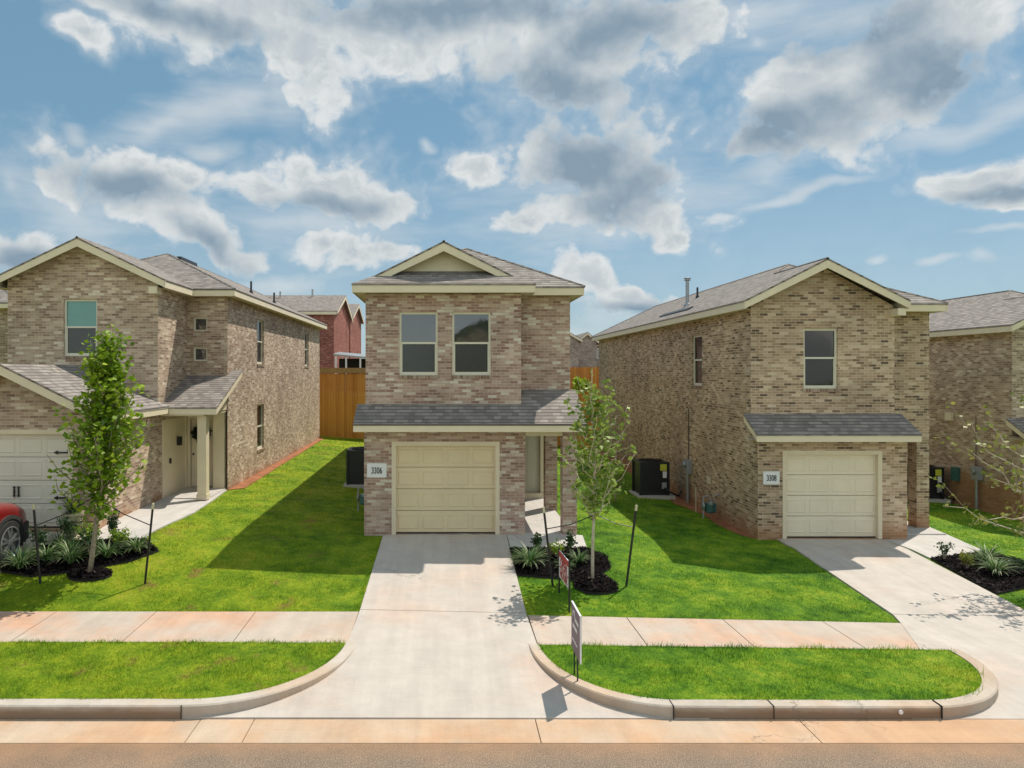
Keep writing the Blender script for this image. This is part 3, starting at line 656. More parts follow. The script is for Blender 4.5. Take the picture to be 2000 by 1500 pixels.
def roof_body(parent, x0, x1, Yg, Ya, Yb, ze, p, xg0, xg1, dutch=False, fh=.18, rear=1.0, xgp=None):
    """body hip roof plus a forward gable wing; returns gable apex z"""
    th = V(0, 0, -.045); hw = (x1 - x0) / 2; xr = (x0 + x1) / 2; zr = ze + p * hw; Ya2 = Ya + hw; Yr = Yb - hw * rear
    hg = (xg1 - xg0) / 2; xg = (xg0 + xg1) / 2; zt = ze + p * hg; r = MB(); same = abs(xg0 - x0) < .01
    e = .03
    if dutch: dp, d = .46, .80; s0 = [(x0, Yg, ze), (x0 + dp, Yg + dp, ze + p * dp), (xg, Yg + dp, zt)]
    else: dp = 0; s0 = [(xg0, Yg, ze), (xg, Yg, zt)]
    yv = Ya + hg
    if same:
        r.solid(s0 + [(xg, yv, zt), (xr, Ya2, zr), (xr, Yr, zr), (x0, Yb, ze)], th)
        hipf = [(xg1, Ya, ze), (x1, Ya, ze), (xr, Ya2, zr), (xg, yv, zt)]
    else:
        r.solid(s0 + [(xg, yv, zt), (xg0, Ya, ze)], th)
        r.solid([(x0, Ya, ze), (xr, Ya2, zr), (xr, Yr, zr), (x0, Yb, ze)], th)
        hipf = [(x0, Ya, ze), (xg0, Ya, ze), (xg, yv, zt), (xg1, Ya, ze), (x1, Ya, ze), (xr, Ya2, zr)]
    if dutch: r.solid([(xg1, Yg, ze), (xg1, Ya, ze), (xg, yv, zt), (xg, Yg + dp, zt), (xg1 - dp, Yg + dp, ze + p * dp)], th)
    else: r.solid([(xg1, Yg, ze), (xg1, Ya, ze), (xg, yv, zt), (xg, Yg, zt)], th)
    if same: r.solid(hipf, th)
    else:
        r.solid([(x0, Ya, ze), (xg0, Ya, ze), (xg, yv, zt), (xr, Ya2, zr)], th); r.solid([(xg1, Ya, ze), (x1, Ya, ze), (xr, Ya2, zr), (xg, yv, zt)], th)
    r.solid([(x1, Ya, ze), (x1, Yb, ze), (xr, Yr, zr), (xr, Ya2, zr)], th)
    r.solid([(x1, Yb, ze), (x0, Yb, ze), (xr, Yr, zr)], th)
    if dutch: r.solid([(x0, Yg, ze), (xg1, Yg, ze), (xg1 - d, Yg + d, ze + p * d), (x0 + d, Yg + d, ze + p * d)], th)
    # hip and ridge caps
    def cap(a, b_):
        a, b_ = Vector(a), Vector(b_); r.tube([a + V(0, 0, -.008), b_ + V(0, 0, -.008)], .035, 6)
    cap((xr, Ya2, zr), (xr, Yr, zr)); cap((x1, Ya, ze), (xr, Ya2, zr)); cap((x1, Yb, ze), (xr, Yr, zr)); cap((x0, Yb, ze), (xr, Yr, zr))
    cap((xg, Yg + dp, zt), (xg, yv, zt)); cap(((xg if same else x0), (yv if same else Ya), (zt if same else ze)), (xr, Ya2, zr))
    ro = r.build('roof', M['shingle'], parent)
    # fascia boards and soffits
    f = MB(); zf = ze - .03; t = .022
    board(f, (x0 + .012, Yg if same else Ya, zf), (x0 + .012, Yb, zf), fh, (t, 0, 0)); board(f, (x1 - .012, Ya, zf), (x1 - .012, Yb, zf), fh, (-t, 0, 0))
    board(f, (xg1 - .012, Yg, zf), (xg1 - .012, Ya + .012, zf), fh, (-t, 0, 0)); board(f, (xg1 - .034, Ya + .012, zf), (x1 - .034, Ya + .012, zf), fh, (0, t, 0))
    if not same:
        board(f, (xg0 + .012, Yg, zf), (xg0 + .012, Ya, zf), fh, (t, 0, 0)); board(f, (x0 + .034, Ya + .012, zf), (xg0, Ya + .012, zf), fh, (0, t, 0))
    if dutch: board(f, (x0 + .034, Yg + .012, zf), (xg1 - .034, Yg + .012, zf), fh, (0, t, 0))
    yk = Yg + dp + .010
    k_ = zt - p * (hg - dp)
    A = (xg0 + dp - .01, yk, ze + p * dp - .03); Bq = (xg, yk, zt - .03); Cq = (xg1 - dp + .01, yk, ze + p * dp - .03)
    rh = fh * 1.05
    f.solid([A, Bq, (xg, yk, zt - .03 - rh * 1.12), (A[0] + (0 if not dutch else rh / p * .95), yk, A[2] - (rh if not dutch else 0.0))] if dutch else
            [A, Bq, (xg, yk, zt - .03 - rh * 1.12), (A[0] - .0, yk, A[2] - rh)], (0, t, 0))
    f.solid([Cq, Bq, (xg, yk, zt - .03 - rh * 1.12), (Cq[0] - (rh / p * .95 if dutch else 0), yk, Cq[2] - (0 if dutch else rh))], (0, t, 0))
    f.build('fascia', M['fascia'], parent)
    s_ = MB(); zs = ze - .03 - fh + .02
    s_.box(x0 + .04, Ya + .04, zs, x1 - .04, Yb - .04, zs + .012)
    s_.box(xg0 + .04, Yg + (.04 if dutch else .42), zs + .003, xg1 - .04, Ya + .04, zs + .014)
    s_.build('soffit', M['soffit'], parent)
    return zt, ro
def vent(parent, x, y, z, h, r=.035, cap=False):
    v_ = MB().tube([(x, y, z - .15), (x, y, z + h)], r, 10)
    if cap: v_.lathe((x, y, z + h - .09), [(r * 1.25, 0), (r * 1.9, .02), (r * 1.9, .035), (r * 1.3, .04), (r * 1.3, .07), (r * 2.1, .075), (r * 2.1, .095), (r * .6, .12)], 14)
    v_.lathe((x, y, z - .06), [(r * 2.4, -.04), (r * 1.8, .10), (r * 1.05, .16)], 12)
    return v_.build('roof_vent', M['metal'] if cap else M['blackmetal'], parent)

# ================================================================ HOUSE 2 (3306, centre)
h2 = thing('house', 'middle two-storey pinkish brick house numbered 3306 with cream single garage door', 'house', (0, 16.6, 0), 'narrow two-storey brick houses on the street')
b_ = MB(); B0 = -.6; ZS = 5.66
wall(b_, frame(-1.9, 16.6, 'front'), 3.76, B0, 2.55, [(.645, 3.165, 0.0, 2.17)], .13)
wall(b_, frame(1.86, 16.6, 'right'), 4.9, B0, 2.55)
wall(b_, frame(-1.9, 16.6, 'left'), .3, B0, 2.55)
wall(b_, frame(-1.9, 16.9, 'left'), 18.1, B0, ZS)
wall(b_, frame(-1.9, 16.9, 'front'), 3.7, 2.4, ZS, [(.80, 1.72, 3.72, 5.22), (2.06, 2.98, 3.72, 5.22)], .1)
wall(b_, frame(1.8, 16.9, 'right'), .6, 2.4, ZS)
wall(b_, frame(1.8, 17.5, 'front'), 1.27, 2.4, ZS)
wall(b_, frame(3.07, 17.5, 'right'), 17.5, 2.4, ZS)
wall(b_, frame(3.07, 21.5, 'right'), 13.5, B0, 2.4)
wall(b_, frame(-1.9, 35.0, 'back'), 4.97, B0, ZS)
b_.box(2.74, 16.6, B0, 3.07, 16.95, 2.4); b_.box(2.74, 19.5, B0, 3.07, 19.85, 2.4)
b_.build('wall', M['brick_pink'], h2)
zt, _ = roof_body(h2, -2.19, 3.35, 16.55, 17.1, 35.3, 5.86, .5, -2.19, 2.11, dutch=True)
# gable siding
sdg = MB(); d = .80; xm = -.04; ya = 16.55 + d
for i in range(5):
    z0_, z1_ = 5.86 + .5 * d - .02 + i * .17, 5.86 + .5 * d - .02 + (i + 1) * .17
    hw0 = max((6.935 - z0_) / .5, .01); hw1 = max((6.935 - z1_) / .5, 0)
    if hw0 <= .02: break
    if hw1 < .02: sdg.solid([(xm - hw0, ya - .014, z0_), (xm + hw0, ya - .014, z0_), (xm, ya, 6.93)], (0, .03, 0))
    else: sdg.solid([(xm - hw0, ya - .014, z0_), (xm + hw0, ya - .014, z0_), (xm + hw1, ya, z1_), (xm - hw1, ya, z1_)], (0, .03, 0))
sdg.build('gable_siding', M['trim'], h2)
F = frame(-1.9, 16.9, 'front')
window(h2, F, .80, 1.72, 3.72, 5.22); window(h2, F, 2.06, 2.98, 3.72, 5.22)
F = frame(-1.9, 16.6, 'front')
garage_door(h2, F, .645, 3.165, 0.0, 2.17, 'garage_cream')
plaque(h2, F, .07, .525, 1.335, 1.665, '3306')
def skirt(parent, x0, x1, y0, z0, p, yw, extra=None, fh=.16):
    """shed roof over the ground floor; yw = list of (xa, xb, y of wall)"""
    th = V(0, 0, -.045); s_ = MB()
    back = []
    for xa, xb, y in yw: back += [(xb, y, z0 + p * (y - y0)), (xa, y, z0 + p * (y - y0))]
    pts = [(x0, y0, z0), (x1, y0, z0)] + back
    s_.solid(pts, th); o = s_.build('skirt_roof', M['shingle'], parent)
    f = MB(); board(f, (x0, y0 + .012, z0 - .03), (x1, y0 + .012, z0 - .03), fh, (0, .022, 0))
    yl = yw[-1][2]; yr = yw[0][2]
    for xx, yy, s in ((x0 + .012, yl, 1), (x1 - .012, yr, -1)):
        f.solid([(xx, y0 + .034, z0 - .03), (xx, yy, z0 - .03 + p * (yy - y0 - .03)), (xx, yy, z0 - .03 + p * (yy - y0 - .03) - fh), (xx, y0 + .034, z0 - .03 - fh)], (.022 * s, 0, 0))
    f.build('skirt_fascia', M['fascia'], parent)
    MB().box(x0 + .04, y0 + .04, z0 - .03 - fh + .015, x1 - .04, min(yl, yr) + .0, z0 - .03 - fh + .027).build('skirt_soffit', M['soffit'], parent)
skirt(h2, -2.1, 3.22, 16.15, 2.62, .55, [(1.80, 3.22, 17.5), (-2.1, 1.8, 16.9)])
MB().box(1.87, 16.62, 2.3, 3.05, 21.5, 2.395).build('porch_ceiling', M['soffit'], h2)
pf = MB().box(1.865, 16.605, -.3, 3.0, 21.5, .012).build('porch_floor', M['drive_grey'], h2)
pw = MB(); F = frame(1.86, 21.5, 'front'); pw.fb(F, 0, .1, 0, 2.3, -.12, 0); pw.fb(F, 1.0, 1.21, 0, 2.3, -.12, .1); pw.fb(F, 0.1, 1.0, 2.22, 2.3, -.12, 0); pw.fb(F, 0, 1.21, 0, .16, -.12, .22)
pw.build('entry_frame', M['trim'], h2)
def panel_door(parent, F, u0, u1, z0, z1, material='door', knob=True):
    O, U, Nn = F; d_ = MB().fb(F, u0, u1, z0, z1, -.08, -.035)
    wd, hh = u1 - u0, z1 - z0
    for (a, c) in ((.14, .46), (.54, .86)):
        for (e, g_) in ((.07, .42), (.48, .93)):
            d_.fb(F, u0 + wd * a, u0 + wd * c, z0 + hh * e, z0 + hh * g_, -.036, -.026)
            d_.fb(F, u0 + wd * a + .04, u0 + wd * c - .04, z0 + hh * e + .04, z0 + hh * g_ - .04, -.027, -.018)
    o = d_.build('front_door', M[material], parent)
    if knob:
        MB().fb(F, u0 + .05, u0 + .09, z0 + .93, z0 + .99, -.035, .02).build('handle', M['blackmetal'], o)
    return o
panel_door(h2, F, .10, 1.0, .17, 2.22)

# ================================================================ narrow type: H3 (3308), H4, H0
def narrow(label, dx, dy, dz, bk, gar='garage_beige', text=None, mirror=False, sidewin=True, flue=True):
    X0 = 7.69 + dx; root = thing('house', label, 'house', (X0 + 2.5, 17.5 + dy, -.31 + dz), 'narrow two-storey brick houses on the street')
    y = lambda v: v + dy; z = lambda v: v + dz; b0 = -1.0 + dz
    b = MB(); zs = z(5.39)
    wall(b, frame(X0, y(17.5), 'front'), 3.68, b0, z(2.2), [(.61, 3.06, z(-.31), z(1.86))], .13)
    wall(b, frame(X0 + 3.68, y(17.5), 'right'), 4.5, b0, z(2.2))
    wall(b, frame(X0, y(17.5), 'left'), .4, b0, z(2.2))
    swz = [(3.40, 4.30, z(3.38), z(4.92))] if sidewin else []
    wall(b, frame(X0, y(17.9), 'left'), 17.7, b0, zs, swz, .1)
    wall(b, frame(X0, y(17.9), 'front'), 3.62, z(2.1), zs, [(1.33, 2.19, z(3.38), z(4.89))], .1)
    zw = z(5.52) - .02; zap = z(5.57) + .507 * 2.04 - .05
    b.poly([(X0, y(17.9), zs), (X0 + 3.62, y(17.9), zs), (X0 + 3.62, y(17.9), zw - .05), (X0 + 1.72, y(17.9), zap - .06), (X0, y(17.9), zw + .02)])
    wall(b, frame(X0 + 3.62, y(17.9), 'right'), .8, z(2.1), zs); wall(b, frame(X0 + 3.62, y(18.7), 'front'), 1.42, z(1.95), zs)
    wall(b, frame(X0 + 5.04, y(18.7), 'right'), 17.3, z(1.95), zs); wall(b, frame(X0 + 5.04, y(22), 'right'), 14, b0, z(1.95))
    wall(b, frame(X0, y(35.6), 'back'), 5.04, b0, zs); wall(b, frame(X0 + 3.68, y(22), 'front'), 1.36, b0, z(1.95))
    b.box(X0 + 4.71, y(18.7), b0, X0 + 5.04, y(19.05), z(1.95))
    b.poly([(X0 + 3.68, y(18.7), z(1.95)), (X0 + 5.04, y(18.7), z(1.95)), (X0 + 5.04, y(22), z(1.95)), (X0 + 3.68, y(22), z(1.95))])
    b.build('wall', M[bk], root)
    zt, ro = roof_body(root, X0 - .31, X0 + 5.26, y(17.5), y(18.3), y(35.9), z(5.57), .507, X0 - .31, X0 + 3.77, rear=.6)
    MB().box(X0 + 3.5, y(17.57), z(5.2), X0 + 3.70, y(17.9), z(5.37)).build('eave_return', M['fascia'], root)
    F = frame(X0, y(17.9), 'front'); window(root, F, 1.33, 2.19, z(3.38), z(4.89), upper='glassdark', lower='glassdark')
    if sidewin: window(root, frame(X0, y(17.9), 'left'), 3.40, 4.30, z(3.38), z(4.92), lower='glassdark', upper='glassdark', rec=.06)
    F = frame(X0, y(17.5), 'front'); garage_door(root, F, .61, 3.06, z(-.31), z(1.86), gar)
    if text: plaque(root, F, .13, .53, z(1.03), z(1.35), text)
    skirt(root, X0 - .19, X0 + 3.78, y(17.1), z(2.30), .56, [(X0 - .19, X0 + 3.78, y(17.9))])
    MB().box(X0 + 3.69, y(18.0), z(-.6), X0 + 5.0, y(22), z(-.3)).build('porch_floor', M['drive_grey'], root)
    if flue:
        sl_ = lambda x, yy: z(5.57) + .507 * (x - (X0 - .31))
        vent(root, X0 + .82, y(25.0), sl_(X0 + .82, 0), .95, .06, True); vent(root, X0 + 1.6, y(26.2), sl_(X0 + 1.6, 0), .38, .035)
        MB().solid([(X0 + .12, y(22.9), sl_(X0 + .12, 0) + .012), (X0 + .30, y(22.9), sl_(X0 + .30, 0) + .012), (X0 + .30, y(26.0), sl_(X0 + .30, 0) + .012), (X0 + .12, y(26.0), sl_(X0 + .12, 0) + .012)], (0, 0, .03)).build('roof_vent', M['blackmetal'], ro)
    return root
h3 = narrow('two-storey tan brick house numbered 3308, right of the 3306 house', 0, 0, 0, 'brick_tan', text='3308')
h4 = narrow('brown brick house cut by the right edge, with a tall roof flue', 9.53, 3.7, -.35, 'brick_drab', sidewin=False)
h0 = narrow('brick house at the far left edge, only a sliver of its sunlit side wall showing', -29.4, 9.0, 0.9, 'brick_drab', sidewin=False, flue=False)
# exterior details on the shared side walls
MB().box(17.14, 24.1, 2.15, 17.22, 24.4, 2.42).build('wall_vent', M['trim'], h4)
MB().box(7.62, 20.6, .55, 7.69, 20.75, .75).build('wall_vent', M['trim'], h3)

# ================================================================ HOUSE 1 (left)
h1 = thing('house', 'left brick house with projecting garage, pale garage door and covered porch with cream post', 'house', (-9, 15.6, .35), 'narrow two-storey brick houses on the street')
b = MB(); b0 = -.4; ZS = 6.04; XR = -6.41
wall(b, frame(-11.3, 15.6, 'front'), 3.6, b0, 2.75, [(.56, 3.12, .35, 2.53)], .13)
b.poly([(-11.3, 15.6, 2.75), (-7.7, 15.6, 2.75), (-7.7, 15.6, 2.98), (-9.53, 15.6, 3.9), (-11.3, 15.6, 2.98)])
wall(b, frame(-7.7, 15.6, 'right'), 3.7, b0, 2.75); wall(b, frame(-11.3, 15.6, 'left'), 3.2, b0, 2.75)
wall(b, frame(-11.58, 18.8, 'front'), 3.98, 2.5, ZS, [(1.48, 2.37, 4.22, 5.72)], .1)
b.poly([(-11.58, 18.8, ZS), (-7.6, 18.8, ZS), (-7.6, 18.8, 6.28), (-9.55, 18.8, 7.20), (-11.58, 18.8, 6.28)])
wall(b, frame(-7.6, 18.8, 'right'), 2.1, 2.5, ZS)
wall(b, frame(-7.6, 20.9, 'front'), 1.19, 2.9, ZS, [(.19, .59, 5.0, 5.40), (.19, .59, 4.12, 4.52)], .08)
wall(b, frame(-12.1, 18.8 + 2, 'front'), .52, b0, ZS); wall(b, frame(-11.58, 18.8, 'left'), 2, b0, ZS)
SW = [(3.3, 4.2, 4.07, 5.60), (11.5, 12.4, 4.07, 5.60), (3.3, 4.2, 1.13, 2.67)]
wall(b, frame(XR, 20.9, 'right'), 15.3, b0, ZS, SW, .1)
wall(b, frame(-12.1, 20.8, 'left'), 15.4, b0, ZS); wall(b, frame(-12.1, 36.2, 'back'), 5.69, b0, ZS)
b.build('wall', M['brick_drab'], h1)
zt, ro1 = roof_body(h1, -12.47, -6.07, 18.4, 20.5, 36.5, 6.2, .48, -11.83, -7.27)
MB().box(-7.72, 18.47, 5.84, -7.5, 18.8, 6.02).build('eave_return', M['fascia'], h1)
F = frame(-11.58, 18.8, 'front'); window(h1, F, 1.48, 2.37, 4.22, 5.72, upper='blind')
F = frame(-7.6, 20.9, 'front')
for zz in (5.0, 4.12): window(h1, F, .19, .59, zz, zz + .40, sash=False, sill=False, fr=.04)
F = frame(XR, 20.9, 'right')
for s_ in SW: window(h1, F, *s_, upper='glassdark', lower='glassdark', rec=.06)
gd = garage_door(h1, frame(-11.3, 15.6, 'front'), .56, 3.12, .35, 2.53, 'garage_pale', mat_frame='trim')
# decorative hinges and handles
F = frame(-11.3, 15.6, 'front'); O, U, Nn = F
def spear(mb, u, z, du, dz, ln, w_=.02):
    a = O + U * u + V(0, 0, z); dr = (U * du + V(0, 0, dz)); sd = (U * dz - V(0, 0, du))
    n_ = Nn * -.078
    pts = [a + sd * w_, a + dr * (ln * .72) + sd * w_ * .7, a + dr * (ln * .76) + sd * w_ * 2.2, a + dr * ln, a + dr * (ln * .76) - sd * w_ * 2.2, a + dr * (ln * .72) - sd * w_ * .7, a - sd * w_]
    mb.solid([p + n_ for p in pts], Nn * .02)
for zz in (2.02, 1.02): hm = MB(); spear(hm, 3.02, zz, -1, 0, .36); hm.build('hinge', M['black'], gd)
for uu in (1.79, 1.89):
    hm = MB(); spear(hm, uu, 1.16, 0, 1, .12, .018); spear(hm, uu, 1.16, 0, -1, .12, .018); hm.build('handle', M['black'], gd)
# garage wing roof
th = V(0, 0, -.045); r = MB(); zr = 2.88 + .5 * 2.18
r.solid([(-7.35, 15.2, 2.88), (-7.35, 18.9, 2.88), (-7.6, 18.9, 3.005), (-7.6, 18.8, 3.005), (-9.53, 18.8, zr), (-9.53, 15.2, zr)], th)
r.solid([(-11.71, 15.2, 2.88), (-11.71, 18.8, 2.88), (-9.53, 18.8, zr), (-9.53, 15.2, zr)], th)
r.build('garage_roof', M['shingle'], h1)
f = MB(); board(f, (-7.362, 15.22, 2.85), (-7.362, 18.9, 2.85), .16, (-.022, 0, 0)); board(f, (-11.70, 15.22, 2.85), (-11.70, 18.8, 2.85), .16, (.022, 0, 0))
f.solid([(-7.35, 15.21, 2.85), (-9.53, 15.21, zr - .03), (-9.53, 15.21, zr - .24), (-7.35, 15.21, 2.66)], (0, .022, 0))
f.solid([(-11.71, 15.21, 2.85), (-9.53, 15.21, zr - .03), (-9.53, 15.21, zr - .24), (-11.71, 15.21, 2.66)], (0, .022, 0))
f.build('garage_fascia', M['fascia'], h1)
MB().box(-7.68, 15.24, 2.69, -7.39, 18.9, 2.705).build('garage_soffit', M['soffit'], h1)
# porch
r = MB(); pz = 2.86; pp = .42
r.solid([(-7.35, 18.9, pz), (-6.08, 18.9, pz), (-6.08, 21.3, pz + pp * 2.4), (-6.40, 21.3, pz + pp * 2.4), (-6.40, 20.9, pz + pp * 2.0), (-7.6, 20.9, pz + pp * 2.0), (-7.6, 18.91, pz + .004)], th)
r.build('porch_roof', M['shingle'], h1)
f = MB(); board(f, (-7.36, 18.912, pz - .03), (-6.09, 18.912, pz - .03), .17, (0, .022, 0))
f.solid([(-6.092, 18.934, pz - .03), (-6.092, 21.3, pz + pp * 2.37 - .03), (-6.092, 21.3, pz + pp * 2.37 - .19), (-6.092, 18.934, pz - .19)], (-.022, 0, 0))
f.build('porch_fascia', M['fascia'], h1)
g_ = MB().solid([(-6.43, 18.94, pz - .17), (-6.43, 20.9, pz - .17), (-6.43, 20.9, pz + pp * 1.9 - .05), (-6.43, 18.94, pz - .05)], (-.03, 0, 0)); g_.build('porch_siding', M['trim'], h1)
MB().box(-7.69, 18.95, 2.62, -6.45, 21.2, 2.68).build('porch_ceiling', M['soffit'], h1)
MB().box(-7.69, 19.3, .1, -6.46, 21.2, .375).build('porch_floor', M['drive_grey'], h1)
po = MB(); po.box(-6.67, 19.1, .36, -6.43, 19.34, 2.62); po.box(-6.69, 19.08, .36, -6.41, 19.36, .50); po.build('porch_post', M['trim'], h1)
sd = MB(); sd.box(-7.74, 19.3, .0, -7.69, 21.2, 2.66); sd.box(-7.73, 21.2, .0, -6.42, 21.3, .375)
for yy in (19.3, 21.0): sd.box(-7.69, yy, .375, -7.665, yy + .16, 2.62)
sd.box(-6.83, 20.9, .3, -6.50, 21.2, 2.62); sd.box(-7.66, 21.12, 2.4, -6.83, 21.2, 2.62); sd.box(-7.66, 21.12, .375, -7.59, 21.2, 2.4)
sd.build('porch_wall', M['trim'], h1)
F = frame(-7.69, 21.2, 'front'); fd = panel_door(h1, F, .10, .86, .39, 2.41, 'trim')
lp = MB(); lp.box(-7.665, 20.3, 1.70, -7.56, 20.42, 1.95); lp.build('porch_lamp', M['black'], h1)
MB().box(-7.665, 19.75, 1.25, -7.64, 19.83, 1.40).build('doorbell_panel', M['blackmetal'], h1)
vent(h1, -7.0, 25.6, 6.2 + .48 * .93, .42); vent(h1, -6.75, 28.0, 6.2 + .48 * .68, .40)
MB().box(-9.3, 24.6, 7.66, -9.15, 26.2, 7.80).build('roof_vent', M['blackmetal'], ro1)

# ================================================================ houses and things beyond the fence
def far_house(label, x0, x1, y0, y1, zb, ze, zr, bk, axis='x', win=None, group='brick houses beyond the back fence'):
    root = thing('house', label, 'house', ((x0 + x1) / 2, y0, zb), group)
    w_ = MB(); w_.box(x0, y0, zb, x1, y1, ze)
    ym, xm_ = (y0 + y1) / 2, (x0 + x1) / 2
    if axis == 'x':
        w_.solid([(x0 + .002, y0, ze), (x0 + .002, y1, ze), (x0 + .002, ym, zr - .08)], (x1 - x0 - .004, 0, 0))
    else: w_.solid([(x0, y0 + .002, ze), (x1, y0 + .002, ze), (xm_, y0 + .002, zr - .08)], (0, y1 - y0 - .004, 0))
    w_.build('wall', M[bk], root)
    o = .35; r = MB(); f = MB(); th = V(0, 0, -.06)
    if axis == 'x':
        s = (zr - ze) / (ym - y0); zl = ze - s * o
        r.solid([(x0 - .3, y0 - o, zl), (x1 + .3, y0 - o, zl), (x1 + .3, ym, zr), (x0 - .3, ym, zr)], th); r.solid([(x0 - .3, y1 + o, zl), (x1 + .3, y1 + o, zl), (x1 + .3, ym, zr), (x0 - .3, ym, zr)], th)
        f.solid([(x0 - .3, y0 - o, zl - .05), (x1 + .3, y0 - o, zl - .05), (x1 + .3, y0 - o, zl - .27), (x0 - .3, y0 - o, zl - .27)], (0, .04, 0))
        for xx, t in ((x1 + .3, -.04), (x0 - .3, .04)):
            for yy in (y0 - o, y1 + o): f.solid([(xx, yy, zl - .05), (xx, ym, zr - .05), (xx, ym, zr - .32), (xx, yy, zl - .27)], (t, 0, 0))
    else:
        s = (zr - ze) / (xm_ - x0); zl = ze - s * o
        r.solid([(x0 - o, y0 - .3, zl), (x0 - o, y1 + .3, zl), (xm_, y1 + .3, zr), (xm_, y0 - .3, zr)], th); r.solid([(x1 + o, y0 - .3, zl), (x1 + o, y1 + .3, zl), (xm_, y1 + .3, zr), (xm_, y0 - .3, zr)], th)
        for xx in (x0 - o, x1 + o):
            f.solid([(xx, y0 - .3, zl - .05), (xm_, y0 - .3, zr - .05), (xm_, y0 - .3, zr - .32), (xx, y0 - .3, zl - .27)], (0, .04, 0))
            f.solid([(xx, y0 - .25, zl - .05), (xx, y1 + .25, zl - .05), (xx, y1 + .25, zl - .27), (xx, y0 - .25, zl - .27)], (.03 if xx < xm_ else -.03, 0, 0))
    ro = r.build('roof', M['shingle'], root); f.build('fascia', M['fascia'], root)
    if win:
        for (u0, u1, z0, z1) in win:
            F = frame(0, y0 - .012, 'front'); q = MB()
            q.fb(F, u0, u1, z0, z0 + .09, 0, .04); q.fb(F, u0, u1, z1 - .09, z1, 0, .04); q.fb(F, u0, u0 + .09, z0 + .09, z1 - .09, 0, .04); q.fb(F, u1 - .09, u1, z0 + .09, z1 - .09, 0, .04)
            wo_ = q.build('window', M['vinyl'], root); MB().fb(F, u0 + .09, u1 - .09, z0 + .09, z1 - .09, 0, .02).build('pane', M['glass'], wo_)
    return root, ro
ra, roa = far_house('dark red brick house with grey roof just beyond the orange fence', -26, -8.0, 51, 59, 1.5, 8.3, 9.75, 'brick_red')
MB().tube([(-12.6, 54.2, 9.2), (-12.6, 54.2, 9.95)], .07, 8).build('roof_vent', M['metal'], roa); MB().tube([(-10.2, 54.5, 9.3), (-10.2, 54.5, 10.15)], .07, 8).build('roof_vent', M['metal'], roa)
far_house('sunlit red brick house behind the darker red brick house', -24, -8.3, 62, 70, 1.5, 8.75, 10.15, 'brick_red')
far_house('distant brick house partly hidden behind the right side of the 3306 house', 8.2, 13.1, 70, 82, 1.5, 7.2, 8.6, 'brick_grey', 'y')
far_house('farthest grey brick house with a small pointed gable', 14.5, 16.6, 78, 92, 1.5, 7.35, 8.2, 'brick_grey', 'y')
far_house('far brick house with one bright window, half hidden by the 3308 house', 16.95, 24, 80, 92, 1.5, 6.95, 8.6, 'brick_grey', 'y', win=[(17.0, 17.75, 5.3, 6.5)])

far_house('brick house across the street, seen only as a reflection in the upper windows', -.6, 6.6, -34, -22, -.6, 6.1, 7.95, 'brick_drab', 'y', group='houses across the street')
# fences
def fence(label, x0, x1, y, z0, z1, rail_top=None):
    root = thing('wooden_fence', label, 'fence', ((x0 + x1) / 2, y, z0)); q = MB(); x = x0; r_ = random.Random(int(x0 * 10))
    while x < x1 - .05:
        dz_ = r_.uniform(-.012, .012); xe = min(x + .137, x1); q.box(x, y - .01 + r_.uniform(-.004, .004), z0, xe, y + .012, z1 + dz_); x += .145
    q.build('planks', M['fence'], root)
    if rail_top: MB().box(x0 - .02, y - .06, z1 + .02, x1 + .02, y + .05, z1 + rail_top).build('cap_rail', M['rail'], root)
    k_ = x0
    while k_ <= x1:
        MB().box(k_, y - .10, z0, k_ + .09, y - .062, z1 + .02).build('post', M['rail'], root) if rail_top and rail_top > .2 and False else None
        k_ += 2.4
    return root
fence('tall orange cedar fence between the left house and the 3306 house', -7.6, -1.2, 37.6, .0, 3.72, .30)
fence('orange cedar fence on the raised ground right of the 3306 house', 3.2, 12.0, 40.2, 2.2, 4.08, None)
rw = fence('low orange timber retaining wall right of the 3306 house', 3.2, 12.0, 37.4, -.4, 2.75, .10)
# dark patio cover beyond the fence
pc = thing('patio_cover', 'dark patio cover with pale posts in front of the red brick houses', 'patio cover', (-6, 46, 2.3))
MB().solid([(-7.1, 45, 4.85), (-3.8, 45, 4.55), (-3.8, 47.5, 4.75), (-7.1, 47.5, 5.05)], (0, 0, .1)).build('roof', M['metal'], pc)
MB().box(-7.1, 47.4, 2.2, -3.8, 47.5, 4.7).build('back_panel', M['dark'], pc)
for xx in (-7.0, -6.35, -5.45, -4.6): MB().box(xx, 45.05, 2.2, xx + .1, 45.15, 4.8).build('post', M['white'], pc)

